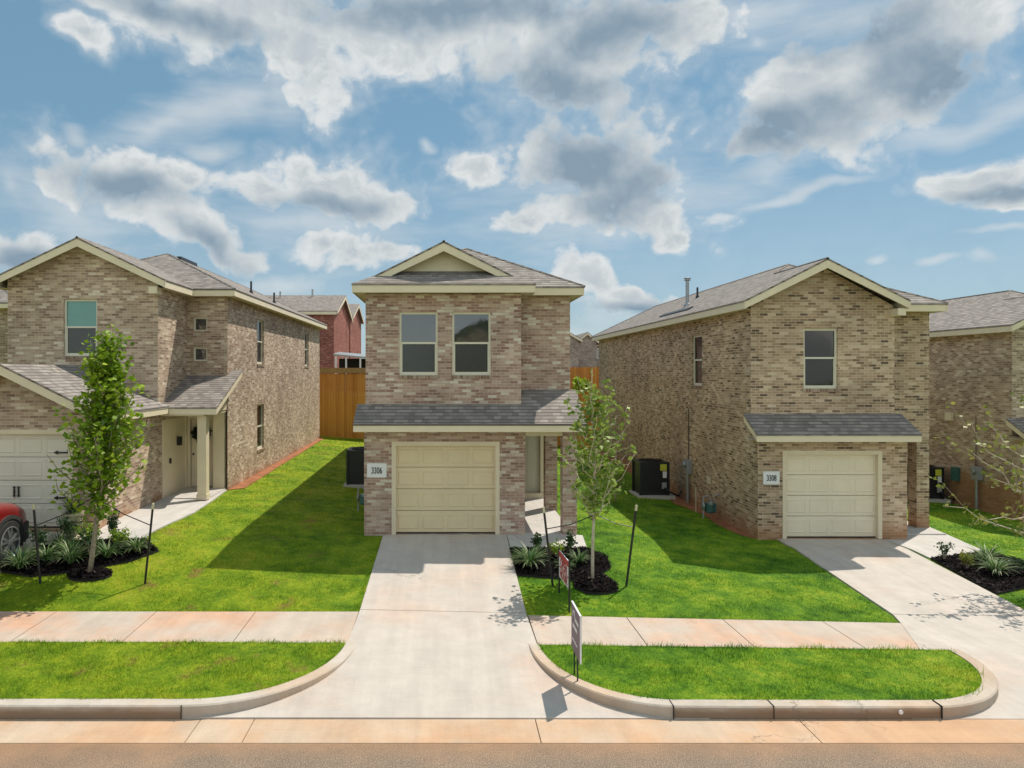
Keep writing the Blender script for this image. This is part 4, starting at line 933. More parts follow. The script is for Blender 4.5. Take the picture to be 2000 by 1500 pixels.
# ---------------------------------------------------------------- utilities
def condenser(label, x, y, s=1.0):
    z = Zg(x, y) + .02; root = thing('air_conditioner', label, 'air conditioner', (x, y, z), 'outdoor air conditioner units')
    a = .47 * s; h = 1.12 * s
    MB().box(x - a - .12, y - a - .15, z - .15, x + a + .18, y + a + .1, z + .06).build('pad', M['drive_grey'], root)
    c = MB(); z0 = z + .06
    c.box(x - a + .02, y - a + .02, z0, x + a - .02, y + a - .02, z0 + h - .03)
    for i in range(17):
        zz = z0 + .06 + i * (h - .16) / 17; c.box(x - a + .008, y - a + .008, zz, x + a - .008, y + a - .008, zz + .022)
    for sx in (-1, 1):
        for sy in (-1, 1): c.box(x + sx * a - .035, y + sy * a - .035, z0, x + sx * a + .035, y + sy * a + .035, z0 + h)
    c.build('cabinet', M['blackmetal'], root)
    t = MB().box(x - a - .03, y - a - .03, z0 + h - .05, x + a + .03, y + a + .03, z0 + h)
    for i in range(1, 6): t.lathe((x, y, z0 + h + .02), [(a * i / 6 + .008, -.008), (a * i / 6 + .008, .008), (a * i / 6 - .008, .008), (a * i / 6 - .008, -.008)], 28)
    t.build('fan_guard', M['blackmetal'], root)
    MB().box(x + a - .27, y - a - .040, z0 + h - .27, x + a - .06, y - a - .034, z0 + h - .06).build('yellow_label', M['yellow'], root)
    MB().box(x + a - .19, y - a - .040, z0 + h - .50, x + a - .06, y - a - .034, z0 + h - .29).build('white_label', M['white'], root)
    MB().box(x + a - .22, y - a - .08, z0 + .22, x + a - .08, y - a - .034, z0 + .42).build('service_box', M['greybox'], root)
    pth = [(x + a - .15, y - a - .06, z0 + .25), (x + a + .05, y - a - .16, z0 + .10), (x + a + .3, y - a - .12, z0 - .0), (x + a + .46, y - a + .15, z0 + .12)]
    MB().tube(pth, .03, 8).build('pipe', M['black'], root)
    return root
condenser('black air conditioner on a concrete pad beside the 3308 house side wall', 6.72, 23.3, .95)
condenser('black air conditioner half hidden behind the left corner of the 3306 house', -2.72, 23.6, 1.0)
condenser('black air conditioner seen past the right corner of the 3308 house', 16.45, 24.6, .95)
def emeter(label, x, y, zb, zt, hb=.42, wb=.32):
    root = thing('electric_meter', label, 'electric meter', (x, y, zb), 'electric meters on side walls')
    MB().box(x - .14, y - wb / 2, zt - hb, x + .0, y + wb / 2, zt).box(x - .155, y - wb / 2 + .02, zt - hb + .02, x - .14, y + wb / 2 - .02, zt - hb * .45).build('meter_box', M['greybox'], root)
    m_ = MB().lathe((x - .15, y, zt - .15), [(.095, .01), (.095, -.06), (.085, -.09)], 20, axis='x'); m_.build('dial', M['metal'], root, smooth=False)
    MB().tube([(x - .08, y, zb - .1), (x - .08, y, zt - hb)], .045, 12).build('conduit', M['metal'], root)
    MB().tube([(x - .02, y + .1, zt), (x - .02, y + .1, zt + 1.6)], .012, 6).build('riser', M['blackmetal'], root)
    return root
emeter('grey electric meter box on a metal conduit beside the 3308 house air conditioner', 7.68, 22.3, -.3, 1.05)
em = emeter('grey electric meter on the brown brick wall at the right edge', 17.19, 22.9, -.75, .75)
MB().box(17.06, 23.75, .15, 17.19, 24.0, .6).build('green_junction_box', M['greenmeter'], em)
def gmeter(label, x, y, z, s=1.0):
    root = thing('gas_meter', label, 'gas meter', (x, y, z), 'gas meters on side walls')
    MB().lathe((x, y, z + .32), [(.10 * s, -.14), (.13 * s, -.10), (.13 * s, .10), (.10 * s, .14)], 16).box(x - .13 * s, y - .10, z + .2, x + .13 * s, y + .10, z + .45).build('meter_body', M['greenmeter'], root)
    MB().lathe((x - .02, y - .1, z + .42), [(.07, 0), (.07, .07), (.03, .09)], 12).lathe((x - .2, y, z + .36), [(.09, -.03), (.11, 0), (.09, .03)], 14, axis='x').build('regulator', M['metal'], root)
    MB().tube([(x - .2, y, z - .1), (x - .2, y, z + .62), (x - .08, y, z + .66), (x + .02, y, z + .5)], .022, 8).tube([(x + .1, y, z + .5), (x + .1, y, z + .66), (x + .32, y, z + .68)], .022, 8).build('pipe', M['greybox'], root)
    return root
gmeter('small green gas meter at the base of the 3308 house side wall', 7.42, 19.9, -.32)
gmeter('gas meter with pipes behind the left corner of the 3306 house', -2.18, 19.4, .0, 1.1)
t_ = MB().tube([(7.33, 20.8, -.35), (7.33, 20.8, .42)], .014, 8).build('marker_rod', M['wood']); tag(t_, 'thin pale marker rod standing in the clay between the two meters', 'rod')

# ---------------------------------------------------------------- foliage generators
def leafcloud(centres, size, jit, rs, per=1, up=.3, tint_c=None):
    """small folded leaves round each centre"""
    c = np.repeat(np.asarray(centres), per, axis=0); n_ = len(c)
    c = c + rs.normal(0, jit, (n_, 3))
    d = rs.normal(0, 1, (n_, 3)); d[:, 2] = np.abs(d[:, 2]) * up - .25; d /= np.linalg.norm(d, axis=1)[:, None]
    s = rs.normal(0, 1, (n_, 3)); s -= (s * d).sum(1)[:, None] * d; s /= np.linalg.norm(s, axis=1)[:, None]
    nn = np.cross(d, s); L = size * rs.uniform(.65, 1.25, (n_, 1))
    p0 = c; p1 = c + d * L * .5 + s * L * .42 + nn * L * .08; p2 = c + d * L; p3 = c + d * L * .5 - s * L * .42 + nn * L * .08
    Vv = np.stack([p0, p1, p2, p3], 1).reshape(-1, 3); i = np.arange(n_) * 4
    F = np.stack([i, i + 1, i + 2, i + 3], 1)
    t = rs.uniform(0, 1, n_) * .6 + .4 * (np.repeat(tint_c, per) if tint_c is not None else rs.uniform(0, 1, n_))
    return Vv, F, np.repeat(t, 4)
def tree(name, label, x, y, height, trunk_r, z_first, branches, leaf, size, per, jit, seed, lean=(0, 0), group=None, mat_l='leaf', wig=.03, matb='bark', z=None):
    rs = np.random.default_rng(seed); z0 = Zg(x, y) if z is None else z
    root = thing(name, label, 'tree', (x, y, z0), group)
    T = MB(); n_ = 12; tp = [V(lean[0] * t + wig * math.sin(t * 7 + seed), lean[1] * t + wig * math.cos(t * 5 + seed) - wig, height * t) * 1.0 for t in [i / n_ for i in range(n_ + 1)]]
    T.tube(tp, [trunk_r * (1 - .88 * i / n_) + .003 for i in range(n_ + 1)], 8)
    cent = []; tc_ = []
    for (h, az_, ln, rise) in branches:
        t = h / height; k_ = min(int(t * n_), n_ - 1); p = tp[k_].lerp(tp[k_ + 1], t * n_ - k_)
        d = V(math.sin(R(az_)), math.cos(R(az_)), 0); path = [p]; m_ = 6; tb = rs.uniform(0, 1)
        for j in range(1, m_ + 1):
            q = j / m_; path.append(p + d * ln * q * (1 - .15 * q) + V(0, 0, rise * ln * q * (.7 + .5 * q)) + V(*rs.normal(0, .035 * ln, 3)))
        r0 = max(.004, trunk_r * .38 * (1 - t) + .006); T.tube(path, [r0 * (1 - .8 * j / m_) + .0015 for j in range(m_ + 1)], 5)
        for j in range(1, m_ + 1):
            for _ in range(leaf):
                q = path[j - 1].lerp(path[j], rs.uniform(0, 1)); cent.append(tuple(q)); tc_.append(tb)
        for _ in range(3):       # twigs
            j = int(rs.integers(2, m_)); q = path[j]; e = q + V(*rs.normal(0, .5, 3)).normalized() * ln * .32 + V(0, 0, ln * .16)
            T.tube([q, e], [.004, .0015], 4)
            for u in (.4, .7, 1.0):
                for _ in range(max(1, leaf // 2)): cent.append(tuple(q.lerp(e, u))); tc_.append(tb)
    for i in range(int(len(tp) * .5), len(tp)):
        for _ in range(leaf): cent.append(tuple(tp[i])); tc_.append(.6)
    T.build('trunk', M[matb], root, smooth=True, local=True)
    Vv, F, tt_ = leafcloud(cent, size, jit, rs, per, tint_c=np.array(tc_))
    npmesh('crown', Vv, F, tt_, M[mat_l], root, local=True)
    return root
# left tree, full and leafy
rs = random.Random(3); br = []
for i in range(74):
    h = 1.15 + (i / 73) ** .9 * 3.35; env = np.interp(h, [1.1, 1.6, 2.2, 2.8, 3.4, 4.0, 4.6], [.75, 1.0, .98, .62, .66, .50, .15])
    br.append((h * .88, i * 137.5 + rs.uniform(-20, 20), env * rs.uniform(.45, 1.2), rs.uniform(.4, 1.1)))
br += [(3.5, 20, .45, 1.5), (3.6, 150, .4, 1.6), (3.75, 260, .38, 1.6), (3.9, 80, .32, 1.6), (4.0, 300, .28, 1.6), (4.2, 200, .22, 1.4), (4.35, 0, .16, 1.2), (3.4, 320, .55, 1.2), (2.6, 100, .85, 1.0), (2.2, 95, .95, .8), (2.0, 280, .95, .7)]
tree('maple_tree', 'full leafy young tree in front of the left house', -6.81, 13.7, 4.72, .05, 1.2, br, 3, .115, 2, .065, 11, lean=(.42, 0))
# middle tree, sparse
rs = random.Random(5); br = []
for i in range(44):
    h = 1.25 + (i / 43) * 2.55; env = np.interp(h, [1.2, 1.7, 2.3, 3.0, 3.6, 3.9], [.5, .72, .68, .62, .42, .15])
    br.append((h * .92, i * 137.5 + rs.uniform(-25, 25), env * rs.uniform(.5, 1.45), rs.uniform(.4, 1.1)))
tree('sapling_tree', 'thin sparse young tree in the mulch between houses 3306 and 3308', 2.9, 13.9, 4.15, .032, 1.2, br, 1, .105, 2, .04, 17, lean=(-.02, 0), mat_l='leaf2', matb='bark_pale')
# little tree behind
br = [(.35 + i * .05, i * 137.5, .32, .7) for i in range(11)]
tree('sapling_tree', 'very small shaded sapling near the 3308 house air conditioner', 5.19, 21.65, 1.25, .014, .4, br, 2, .085, 2, .05, 23, mat_l='leaf2', wig=.01)
# right-hand tree, only its reaching branches come into view
br = [(1.4, 272, 2.0, .06), (1.55, 265, 2.3, .45), (1.2, 278, 2.35, .10), (1.9, 268, 2.2, .55), (2.2, 285, 1.6, .6), (1.0, 262, 1.4, .15), (1.75, 280, 1.6, .3), (2.5, 250, 1.2, .9), (2.0, 90, 1.0, .8), (2.4, 20, 1.0, .8), (2.8, 150, .9, .9), (1.6, 180, .9, .7), (3.0, 300, .7, 1.0)]
tree('sapling_tree', 'tree off the right edge with long bare yellowish branches reaching in', 12.05, 13.9, 3.9, .045, 1.0, br, 6, .095, 1, .04, 31, mat_l='leaf3', matb='bark_pale')

# stakes with straps
def stake(label, x, y, top, tx, ty, tz, lean=(0, 0)):
    z = Zg(x, y); root = thing('tree_stake', label, 'tree stake', (x, y, z), 'black stakes holding the young trees')
    a = V(x, y, z - .15); b_ = V(x + lean[0], y + lean[1], top)
    MB().tube([a, b_], .022, 6).build('post', M['black'], root)
    MB().tube([b_, b_ + (b_ - a).normalized() * .11], .024, 6).build('tip', M['wood'], root)
    p = a.lerp(b_, .80); q = V(tx, ty, tz); m_ = p.lerp(q, .5) + V(0, 0, -.05)
    MB().tube([p, m_, q], .010, 5).build('strap', M['black'], root)
stake('black stake left of the leafy tree by the red car', -7.57, 13.3, 1.22, -6.78, 13.68, 1.38, (-.13, 0))
stake('black stake right of the leafy tree, on the left lawn', -5.66, 13.35, 1.22, -6.72, 13.68, 1.38, (.16, 0))
stake('black stake left of the sparse tree, in the mulch by the driveway', 2.07, 13.6, 1.10, 2.92, 13.9, 1.00, (-.18, 0))
stake('black stake right of the sparse tree, on the grass', 3.47, 13.7, 1.12, 2.96, 13.9, 1.00, (.20, 0))

# ---------------------------------------------------------------- planting beds
def inpoly(px_, py_, poly):
    r_ = np.zeros(len(px_), bool); j = len(poly) - 1
    for i in range(len(poly)):
        xi, yi = poly[i]; xj, yj = poly[j]
        c = ((yi > py_) != (yj > py_)) & (px_ < (xj - xi) * (py_ - yi) / (yj - yi + 1e-12) + xi); r_ ^= c; j = i
    return r_
def mulch(label, poly, n_):
    root = thing('mulch_bed', label, 'mulch bed', (poly[0][0], poly[0][1], Zg(*poly[0])))
    me = slab_mesh(poly, .035, .1, .3); link('mulch_layer', me, M['mulch'], root)
    xs_ = [p[0] for p in poly]; ys_ = [p[1] for p in poly]; rs = np.random.default_rng(n_)
    X_ = rs.uniform(min(xs_), max(xs_), n_); Y_ = rs.uniform(min(ys_), max(ys_), n_); k_ = inpoly(X_, Y_, poly); X_, Y_ = X_[k_], Y_[k_]
    c = np.stack([X_, Y_, zg(X_, Y_) + .045 + rs.uniform(0, .02, len(X_))], 1); m_ = len(c)
    a = rs.uniform(0, 6.28, m_); L = rs.uniform(.02, .055, (m_, 1)); d = np.stack([np.cos(a), np.sin(a), rs.uniform(-.4, .4, m_)], 1) * L; s = np.stack([-np.sin(a), np.cos(a), rs.uniform(-.5, .5, m_)], 1) * .011
    Vv = np.stack([c - d - s, c + d - s, c + d + s, c - d + s], 1).reshape(-1, 3); i = np.arange(m_) * 4
    o = npmesh('bark_chips', Vv, np.stack([i, i + 1, i + 2, i + 3], 1), np.repeat(rs.uniform(0, 1, m_) ** 2, 4), M['chip'], root); o['kind'] = 'stuff'
    return root
BED1 = [(-8.62, 13.75), (-8.58, 14.35), (-8.5, 14.75), (-8.05, 15.05), (-7.17, 15.2), (-6.45, 15.25), (-5.95, 14.75), (-6.34, 14.2), (-6.83, 13.95), (-7.47, 13.65), (-7.94, 13.55)]
BED2 = [(1.42, 15.6), (3.11, 15.68), (3.45, 15.2), (3.40, 14.6), (3.1, 14.2), (3.3, 13.75), (3.25, 13.4), (3.0, 13.25), (2.65, 13.25), (2.45, 13.5), (2.5, 13.9), (1.42, 14.1)]
BED3 = [(10.82, 15.85), (12.43, 16.35), (12.9, 15.4), (12.42, 14.6), (11.56, 14.1), (10.62, 13.7)]
mulch('dark mulch bed at the left house beside its driveway', BED1, 9000)
mulch('dark mulch bed between the middle driveway and the sparse tree', BED2, 9000)
mulch('dark mulch bed right of the 3308 driveway', BED3, 6000)
RING1 = [(-6.81 + .42 * math.cos(R(a)), 13.62 + .24 * math.sin(R(a))) for a in range(0, 360, 30)]
mulch('small mulch ring round the leafy tree trunk', RING1, 900)

def straps(n_, L, r0, rs, wd=.014, droop=1.0):
    """tuft of arching strap leaves"""
    Vs, Fs, Ts = [], [], []; k_ = 6; base = 0
    for _ in range(n_):
        a = rs.uniform(0, 6.28); inc = rs.uniform(.15, 1.15); l = L * rs.uniform(.6, 1.1); p = np.array([math.cos(a) * r0 * rs.uniform(0, 1), math.sin(a) * r0 * rs.uniform(0, 1), 0.0])
        el = math.pi / 2 - inc * .55; dirh = np.array([math.cos(a), math.sin(a), 0]); sd = np.array([-math.sin(a), math.cos(a), 0]) * wd
        t = rs.uniform(0, 1)
        for j in range(k_ + 1):
            w_ = math.sin(math.pi * min(1, .25 + .75 * j / k_)) * (.95) + .05; Vs += [p - sd * w_ * .5, p + sd * w_ * .5]; Ts += [t, t]
            e = el - droop * (j / k_) * (1.1 + inc * .7); p = p + (dirh * math.cos(e) + np.array([0, 0, 1]) * math.sin(e)) * l / k_
        for j in range(k_): q = base + 2 * j; Fs.append((q, q + 1, q + 3, q + 2))
        base += 2 * (k_ + 1)
    return np.array(Vs), np.array(Fs), np.array(Ts)
def tuft(label, x, y, L=.42, n_=70, seed=0, mt='strap', droop=1.0, dz=.03):
    rs = np.random.default_rng(seed); Vv, F, t = straps(int(n_ * 1.3), L * 1.25, .06, rs, wd=.018, droop=droop)
    o = npmesh('strap_leaf_plant', Vv, F, t, M[mt]); o.location = (x, y, Zg(x, y) + dz); tag(o, label, 'plant', 'low plants in the mulch beds'); return o
def shrub(label, x, y, h=.5, r=.18, n_=40, seed=0, mt='shrubleaf', size=.05, dz=.03, name='small_shrub'):
    rs = np.random.default_rng(seed); root = thing(name, label, 'shrub', (x, y, Zg(x, y) + dz), 'low plants in the mulch beds')
    S = MB(); c = []; h *= 1.12; r *= 1.2
    for i in range(13):
        a = rs.uniform(0, 6.28); rr = r * rs.uniform(.3, 1); hh = h * rs.uniform(.6, 1.0); pts = [V(0, 0, -.03), V(rr * .4 * math.cos(a), rr * .4 * math.sin(a), hh * .5), V(rr * math.cos(a), rr * math.sin(a), hh)]
        S.tube(pts, [.006, .004, .002], 4)
        for j in range(n_ // 3): u = rs.uniform(.35, 1.0); q = pts[1].lerp(pts[2], (u - .35) / .65); c.append(tuple(q))
    S.build('stem', M['bark'], root, local=True)
    Vv, F, t = leafcloud(c, size, .035, rs, 2, up=1.2); npmesh('foliage', Vv, F, t, M[mt], root, local=True)
    return root
tuft('strap-leaf plant at the front left corner of the left bed', -8.25, 13.8, .48, 110, 1)
tuft('strap-leaf plant in front of the leafy tree trunk', -7.4, 14.05, .48, 110, 2)
tuft('strap-leaf plant right of the leafy tree trunk', -6.8, 14.3, .42, 100, 3)
tuft('strap-leaf plant at the right end of the left bed', -6.33, 14.6, .42, 90, 4)
shrub('dark upright shrub behind the left stake', -8.2, 14.4, .55, .2, 45, 5)
shrub('dark round shrub in front of the left garage door', -7.9, 14.95, .55, .25, 55, 6)
shrub('bright green shrub behind the leafy tree trunk', -7.35, 14.7, .5, .25, 55, 7, 'leaf')
shrub('tall narrow dark shrub beside the left entry path', -6.95, 14.95, .75, .16, 50, 8)
tuft('yellow-green strap-leaf plant below the stone urn', -7.65, 14.45, .38, 90, 9)
tuft('strap-leaf plant between the left stake and the urn', -7.95, 14.15, .40, 90, 61)
shrub('small green shrub between the leafy tree and the left entry path', -6.72, 14.75, .40, .2, 50, 62, 'leaf')
shrub('dark shrub just left of the leafy tree trunk', -7.15, 14.35, .5, .22, 50, 63)
tuft('dark strap-leaf plant at the edge of the bed behind the left stake', -8.0, 14.75, .42, 90, 64)
tuft('large pale striped strap-leaf plant beside the middle driveway', 1.72, 14.5, .50, 150, 10)
shrub('small knobbly shrub behind the pale striped plant', 1.95, 15.25, .42, .10, 30, 11, size=.06)
shrub('low bright green shrub behind the red sign', 2.35, 15.0, .28, .16, 34, 12, 'leaf')
shrub('small knobbly shrub right of the bright green shrub', 2.66, 15.15, .48, .08, 28, 13, size=.06)
tuft('strap-leaf plant beside the sparse tree trunk', 2.78, 14.75, .30, 60, 14)
tuft('small pale strap-leaf plant behind the red sign post', 2.42, 14.35, .24, 50, 15)
shrub('small twiggy shrub nearest the 3308 driveway', 10.99, 15.65, .38, .12, 20, 16)
shrub('yellow-green twiggy shrub in the right bed', 11.05, 15.05, .36, .09, 30, 17, 'leaf3')
tuft('pale strap-leaf plant at the back of the right bed', 11.72, 15.4, .48, 130, 18)
tuft('pale strap-leaf plant in the middle of the right bed', 11.42, 14.75, .45, 120, 19)
shrub('low dark shrub at the right end of the right bed', 12.1, 14.75, .3, .25, 50, 20)
lb = shrub('lime green bush against the fence right of the 3306 house', 7.25, 39.2, 1.3, .45, 240, 21, 'limegreen', size=.11, dz=.0, name='garden_bush'); lb['group'] = 'bushes on the raised ground'
lb = shrub('dark green bush beside the lime bush at the back fence', 7.85, 39.35, 1.2, .22, 90, 22, 'leaf', size=.10, dz=.0, name='garden_bush'); lb['group'] = 'bushes on the raised ground'

# urn with a dark plant
ux, uy = -7.98, 15.22; uz = Zg(ux, uy) + .02
urn = thing('stone_urn', 'cream fluted stone urn holding a dark plant beside the pale garage door', 'urn', (ux, uy, uz))
prof = [(.16, 0), (.16, .05), (.10, .08), (.085, .16), (.12, .20), (.17, .25), (.19, .34), (.195, .42), (.20, .50), (.24, .53), (.245, .57), (.21, .57)]
u = MB(); u.lathe((ux, uy, uz), prof, 32)
for i in range(20):
    a = 2 * math.pi * i / 20; u.tube([(ux + .175 * math.cos(a), uy + .175 * math.sin(a), uz + .25), (ux + .2 * math.cos(a), uy + .2 * math.sin(a), uz + .42)], .012, 5)
u.build('bowl', M['urn'], urn)
q = tuft('dark spiky plant growing in the stone urn', ux, uy, .42, 90, 40, 'darkplant', .9); q.location.z = uz + .55; q['group'] = 'plants in the urn'
q = tuft('green trailing plant at the rim of the stone urn', ux + .08, uy - .06, .30, 50, 41, 'strap', 1.3); q.location.z = uz + .54; q['group'] = 'plants in the urn'
# wreath on the left door
wr = thing('door_wreath', 'dark green leafy wreath hanging on the left house front door', 'wreath', (-7.26, 21.14, 1.95))
rs_ = np.random.default_rng(50); an = rs_.uniform(0, 6.28, 160); cc = np.stack([.19 * np.cos(an), rs_.uniform(-.05, .02, 160), .19 * np.sin(an)], 1)
Vv, F_, t_ = leafcloud(cc, .09, .03, rs_, 3, up=1.0); npmesh('leaves', Vv, F_, t_, M['darkplant'], wr, local=True)
ring = MB(); ring.tube([(.17 * math.cos(2 * math.pi * i / 16), 0.0, .17 * math.sin(2 * math.pi * i / 16)) for i in range(17)], .02, 6, cap=False).build('hoop', M['bark'], wr, local=True)

# ---------------------------------------------------------------- signs
s1 = thing('yard_sign', 'small red and white yard sign on two black legs in the grass', 'yard sign', (2.14, 12.9, -.36))
sa, sb = V(2.13, 13.3, 0), V(2.17, 12.45, 0); Us = (sb - sa).normalized(); Ns = V(-abs(Us.y), Us.x * (1 if Us.y > 0 else 1), 0)
Ns = V(Us.y, -Us.x, 0); Ns = Ns if Ns.x < 0 else -Ns
F = (sa, Us, Ns); L_ = (sb - sa).length
for u_ in (0, L_): MB().fb(F, u_ - .014, u_ + .014, -.5, .50, -.014, .014).build('leg', M['black'], s1)
pn = MB().fb(F, .02, L_ - .02, -.02, .47, -.008, .008).build('panel', M['white'], s1)
MB().fb(F, .03, L_ - .03, .36, .465, .009, .011).fb(F, .03, L_ - .03, .17, .19, .009, .011).build('red_band', M['signred'], pn)
write('OPEN', 'lettering', F, L_ / 2, .27, .22, M['signred'], pn, n=.0125, bold=.006); write('HOUSE', 'lettering', F, L_ / 2, .075, .19, M['signred'], pn, n=.0125, bold=.006)
s2 = thing('for_sale_sign', 'purple-grey yard sign with white writing on a black post at the verge', 'yard sign', (1.80, 9.85, -.38))
sa, sb = V(1.765, 9.90, 0), V(1.765, 9.27, 0); Us = (sb - sa).normalized(); F = (sa, Us, V(-1, 0, 0)); L_ = (sb - sa).length
pn = MB().fb(F, 0, L_, -.02, .60, -.010, .010).build('panel', M['signpurple'], s2)
MB().fb(F, -.004, L_ + .004, .60, .608, -.012, .012).fb(F, L_, L_ + .005, -.02, .60, -.012, .012).build('edge', M['white'], s2)
MB().fb(F, .04, .06, -.50, .0, -.03, -.012).fb(F, L_ * .45, L_ * .48, -.42, .0, -.03, -.012).build('post', M['black'], s2)
logo = MB(); O, U, Nn = F
for i in range(9):
    a0, a1 = R(200 - i * 24), R(200 - (i + 1) * 24); c_ = O + U * .20 + V(0, 0, .47)
    pts = [c_ + U * r_ * math.cos(a) + V(0, 0, r_ * 1.0 * math.sin(a)) + Nn * .011 for r_, a in ((.075, a0), (.075, a1), (.05, a1), (.05, a0))]
    logo.solid(pts, Nn * .003)
logo.build('logo', M['white'], pn)
def bars(z, h, us):
    m_ = MB()
    for a, b_ in us: m_.fb(F, a, b_, z, z + h, .011, .014)
    m_.build('lettering', M['white'], pn)
bars(.42, .045, [(.28, .31), (.325, .345), (.36, .40), (.415, .43), (.445, .49), (.505, .53)]); bars(.30, .05, [(.12, .15), (.165, .20), (.215, .235), (.25, .29), (.305, .33), (.345, .39), (.41, .44)])
bars(.12, .022, [(.10, .44)])

# ---------------------------------------------------------------- car
cx_, cy_ = -9.50, 12.58; cz = Zg(cx_ + .8, 13.8) + .022
car = thing('parked_car', 'red car parked nose-in on the left driveway, only its front corner in view', 'car', (cx_ - .12, cy_ - .25, cz + .05)); car.scale = (1.13, 1.13, 1.13)
# cross sections along the car: (y, half width, sill z, shoulder z, top z, top half width)
S_ = [(-2.30, .70, .42, .80, .86, .55), (-2.22, .86, .30, .95, 1.05, .66), (-1.9, .92, .26, 1.02, 1.10, .70), (-1.45, .93, .26, 1.04, 1.12, .70), (-.7, .93, .24, 1.04, 1.10, .72),
      (.1, .93, .24, 1.03, 1.09, .74), (.75, .93, .24, 1.02, 1.10, .76), (1.2, .935, .26, 1.00, 1.09, .78), (1.6, .93, .28, .97, 1.06, .78), (1.95, .90, .30, .90, 1.00, .74), (2.15, .84, .32, .80, .90, .66), (2.27, .72, .36, .66, .74, .52)]
body = bmesh.new(); rows_ = []
for (yy, hw_, zl_, zs_, zt_, tw_) in S_:
    pr = [(-hw_ * .93, zl_), (-hw_, zl_ + .16), (-hw_ * 1.0, (zl_ + zs_) / 2 + .05), (-hw_ * .985, zs_ - .03), (-hw_ * .93, zs_ + .02), (-tw_, zt_), (-tw_ * .4, zt_ + .02), (tw_ * .4, zt_ + .02), (tw_, zt_), (hw_ * .93, zs_ + .02), (hw_ * .985, zs_ - .03), (hw_, (zl_ + zs_) / 2 + .05), (hw_, zl_ + .16), (hw_ * .93, zl_)]
    rows_.append([body.verts.new((x_, yy, z_)) for x_, z_ in pr])
for a_, c_ in zip(rows_[:-1], rows_[1:]):
    for i in range(len(a_)): j = (i + 1) % len(a_); body.faces.new((a_[i], a_[j], c_[j], c_[i]))
body.faces.new(rows_[0][::-1]); body.faces.new(rows_[-1]); bmesh.ops.recalc_face_normals(body, faces=body.faces[:])
me = bpy.data.meshes.new('body'); body.to_mesh(me); body.free(); me.polygons.foreach_set('use_smooth', [True] * len(me.polygons))
bo = link('body', me, M['carred'], car, local=True); sm = bo.modifiers.new('sub', 'SUBSURF'); sm.levels = 2; sm.render_levels = 2
gh = MB()   # cabin glasshouse
cab = [(-2.0, 1.06, .70), (-1.75, 1.45, .58), (-.9, 1.60, .56), (.0, 1.60, .56), (.55, 1.42, .58), (1.05, 1.08, .68)]
for (y0_, z0_, w0), (y1_, z1_, w1) in zip(cab[:-1], cab[1:]):
    gh.poly([(-.80, y0_, 1.04), (-.80, y1_, 1.04), (-w1, y1_, z1_ - .03), (-w0, y0_, z0_ - .03)]); gh.poly([(.80, y0_, 1.04), (.80, y1_, 1.04), (w1, y1_, z1_ - .03), (w0, y0_, z0_ - .03)])
    gh.poly([(-w0, y0_, z0_ - .03), (w0, y0_, z0_ - .03), (w1, y1_, z1_ - .03), (-w1, y1_, z1_ - .03)])
gh.build('windscreen', M['carglass'], car, local=True)
MB().solid([(-.57, -1.75, 1.44), (.57, -1.75, 1.44), (.56, -.9, 1.60), (-.56, -.9, 1.60)], (0, 0, .03)).solid([(-.56, -.9, 1.60), (.56, -.9, 1.60), (.55, .05, 1.585), (-.55, .05, 1.585)], (0, 0, .03)).build('roof', M['carred'], car, local=True)
cladm = MB(); 
for sx in (-1, 1):
    for wy in (1.45, -1.42):
        n_ = 18
        for i in range(n_):
            a0, a1 = R(-12 + 204 * i / n_), R(-12 + 204 * (i + 1) / n_)
            P_ = lambda r_, a, x_: (sx * x_, wy + r_ * math.cos(a), .38 + r_ * math.sin(a))
            cladm.poly([P_(.41, a0, .948), P_(.41, a1, .948), P_(.475, a1, .942), P_(.475, a0, .942)]); cladm.poly([P_(.41, a0, .948), P_(.41, a1, .948), P_(.41, a1, .60), P_(.41, a0, .60)])
            cladm.poly([P_(.475, a0, .942), P_(.475, a1, .942), P_(.475, a1, .90), P_(.475, a0, .90)])
        cladm.poly([(sx * .935, wy + .41 * math.cos(R(k)), .38 + .41 * math.sin(R(k))) for k in range(-20, 201, 10)])
    cladm.box(sx * .93 - .012, -.95, .24, sx * .93 + .012, 1.0, .36)
cladm.solid([(-.80, 2.12, .30), (.80, 2.12, .30), (.66, 2.30, .34), (-.66, 2.30, .34)], (0, 0, .26)); cladm.solid([(.80, 1.95, .28), (.925, 1.90, .30), (.90, 2.08, .32), (.80, 2.2, .32)], (0, 0, .30))
cladm.build('cladding', M['cladding'], car, local=True)
lt = MB().solid([(.60, 2.14, .72), (.84, 2.0, .74), (.86, 1.86, .82), (.78, 2.0, .88), (.58, 2.12, .84)], (.012, .03, .01)); lt.build('headlight', M['carglass'], car, local=True)
lt = MB().solid([(-.60, 2.14, .72), (-.84, 2.0, .74), (-.86, 1.86, .82), (-.78, 2.0, .88), (-.58, 2.12, .84)], (-.012, .03, .01)); lt.build('headlight', M['carglass'], car, local=True)
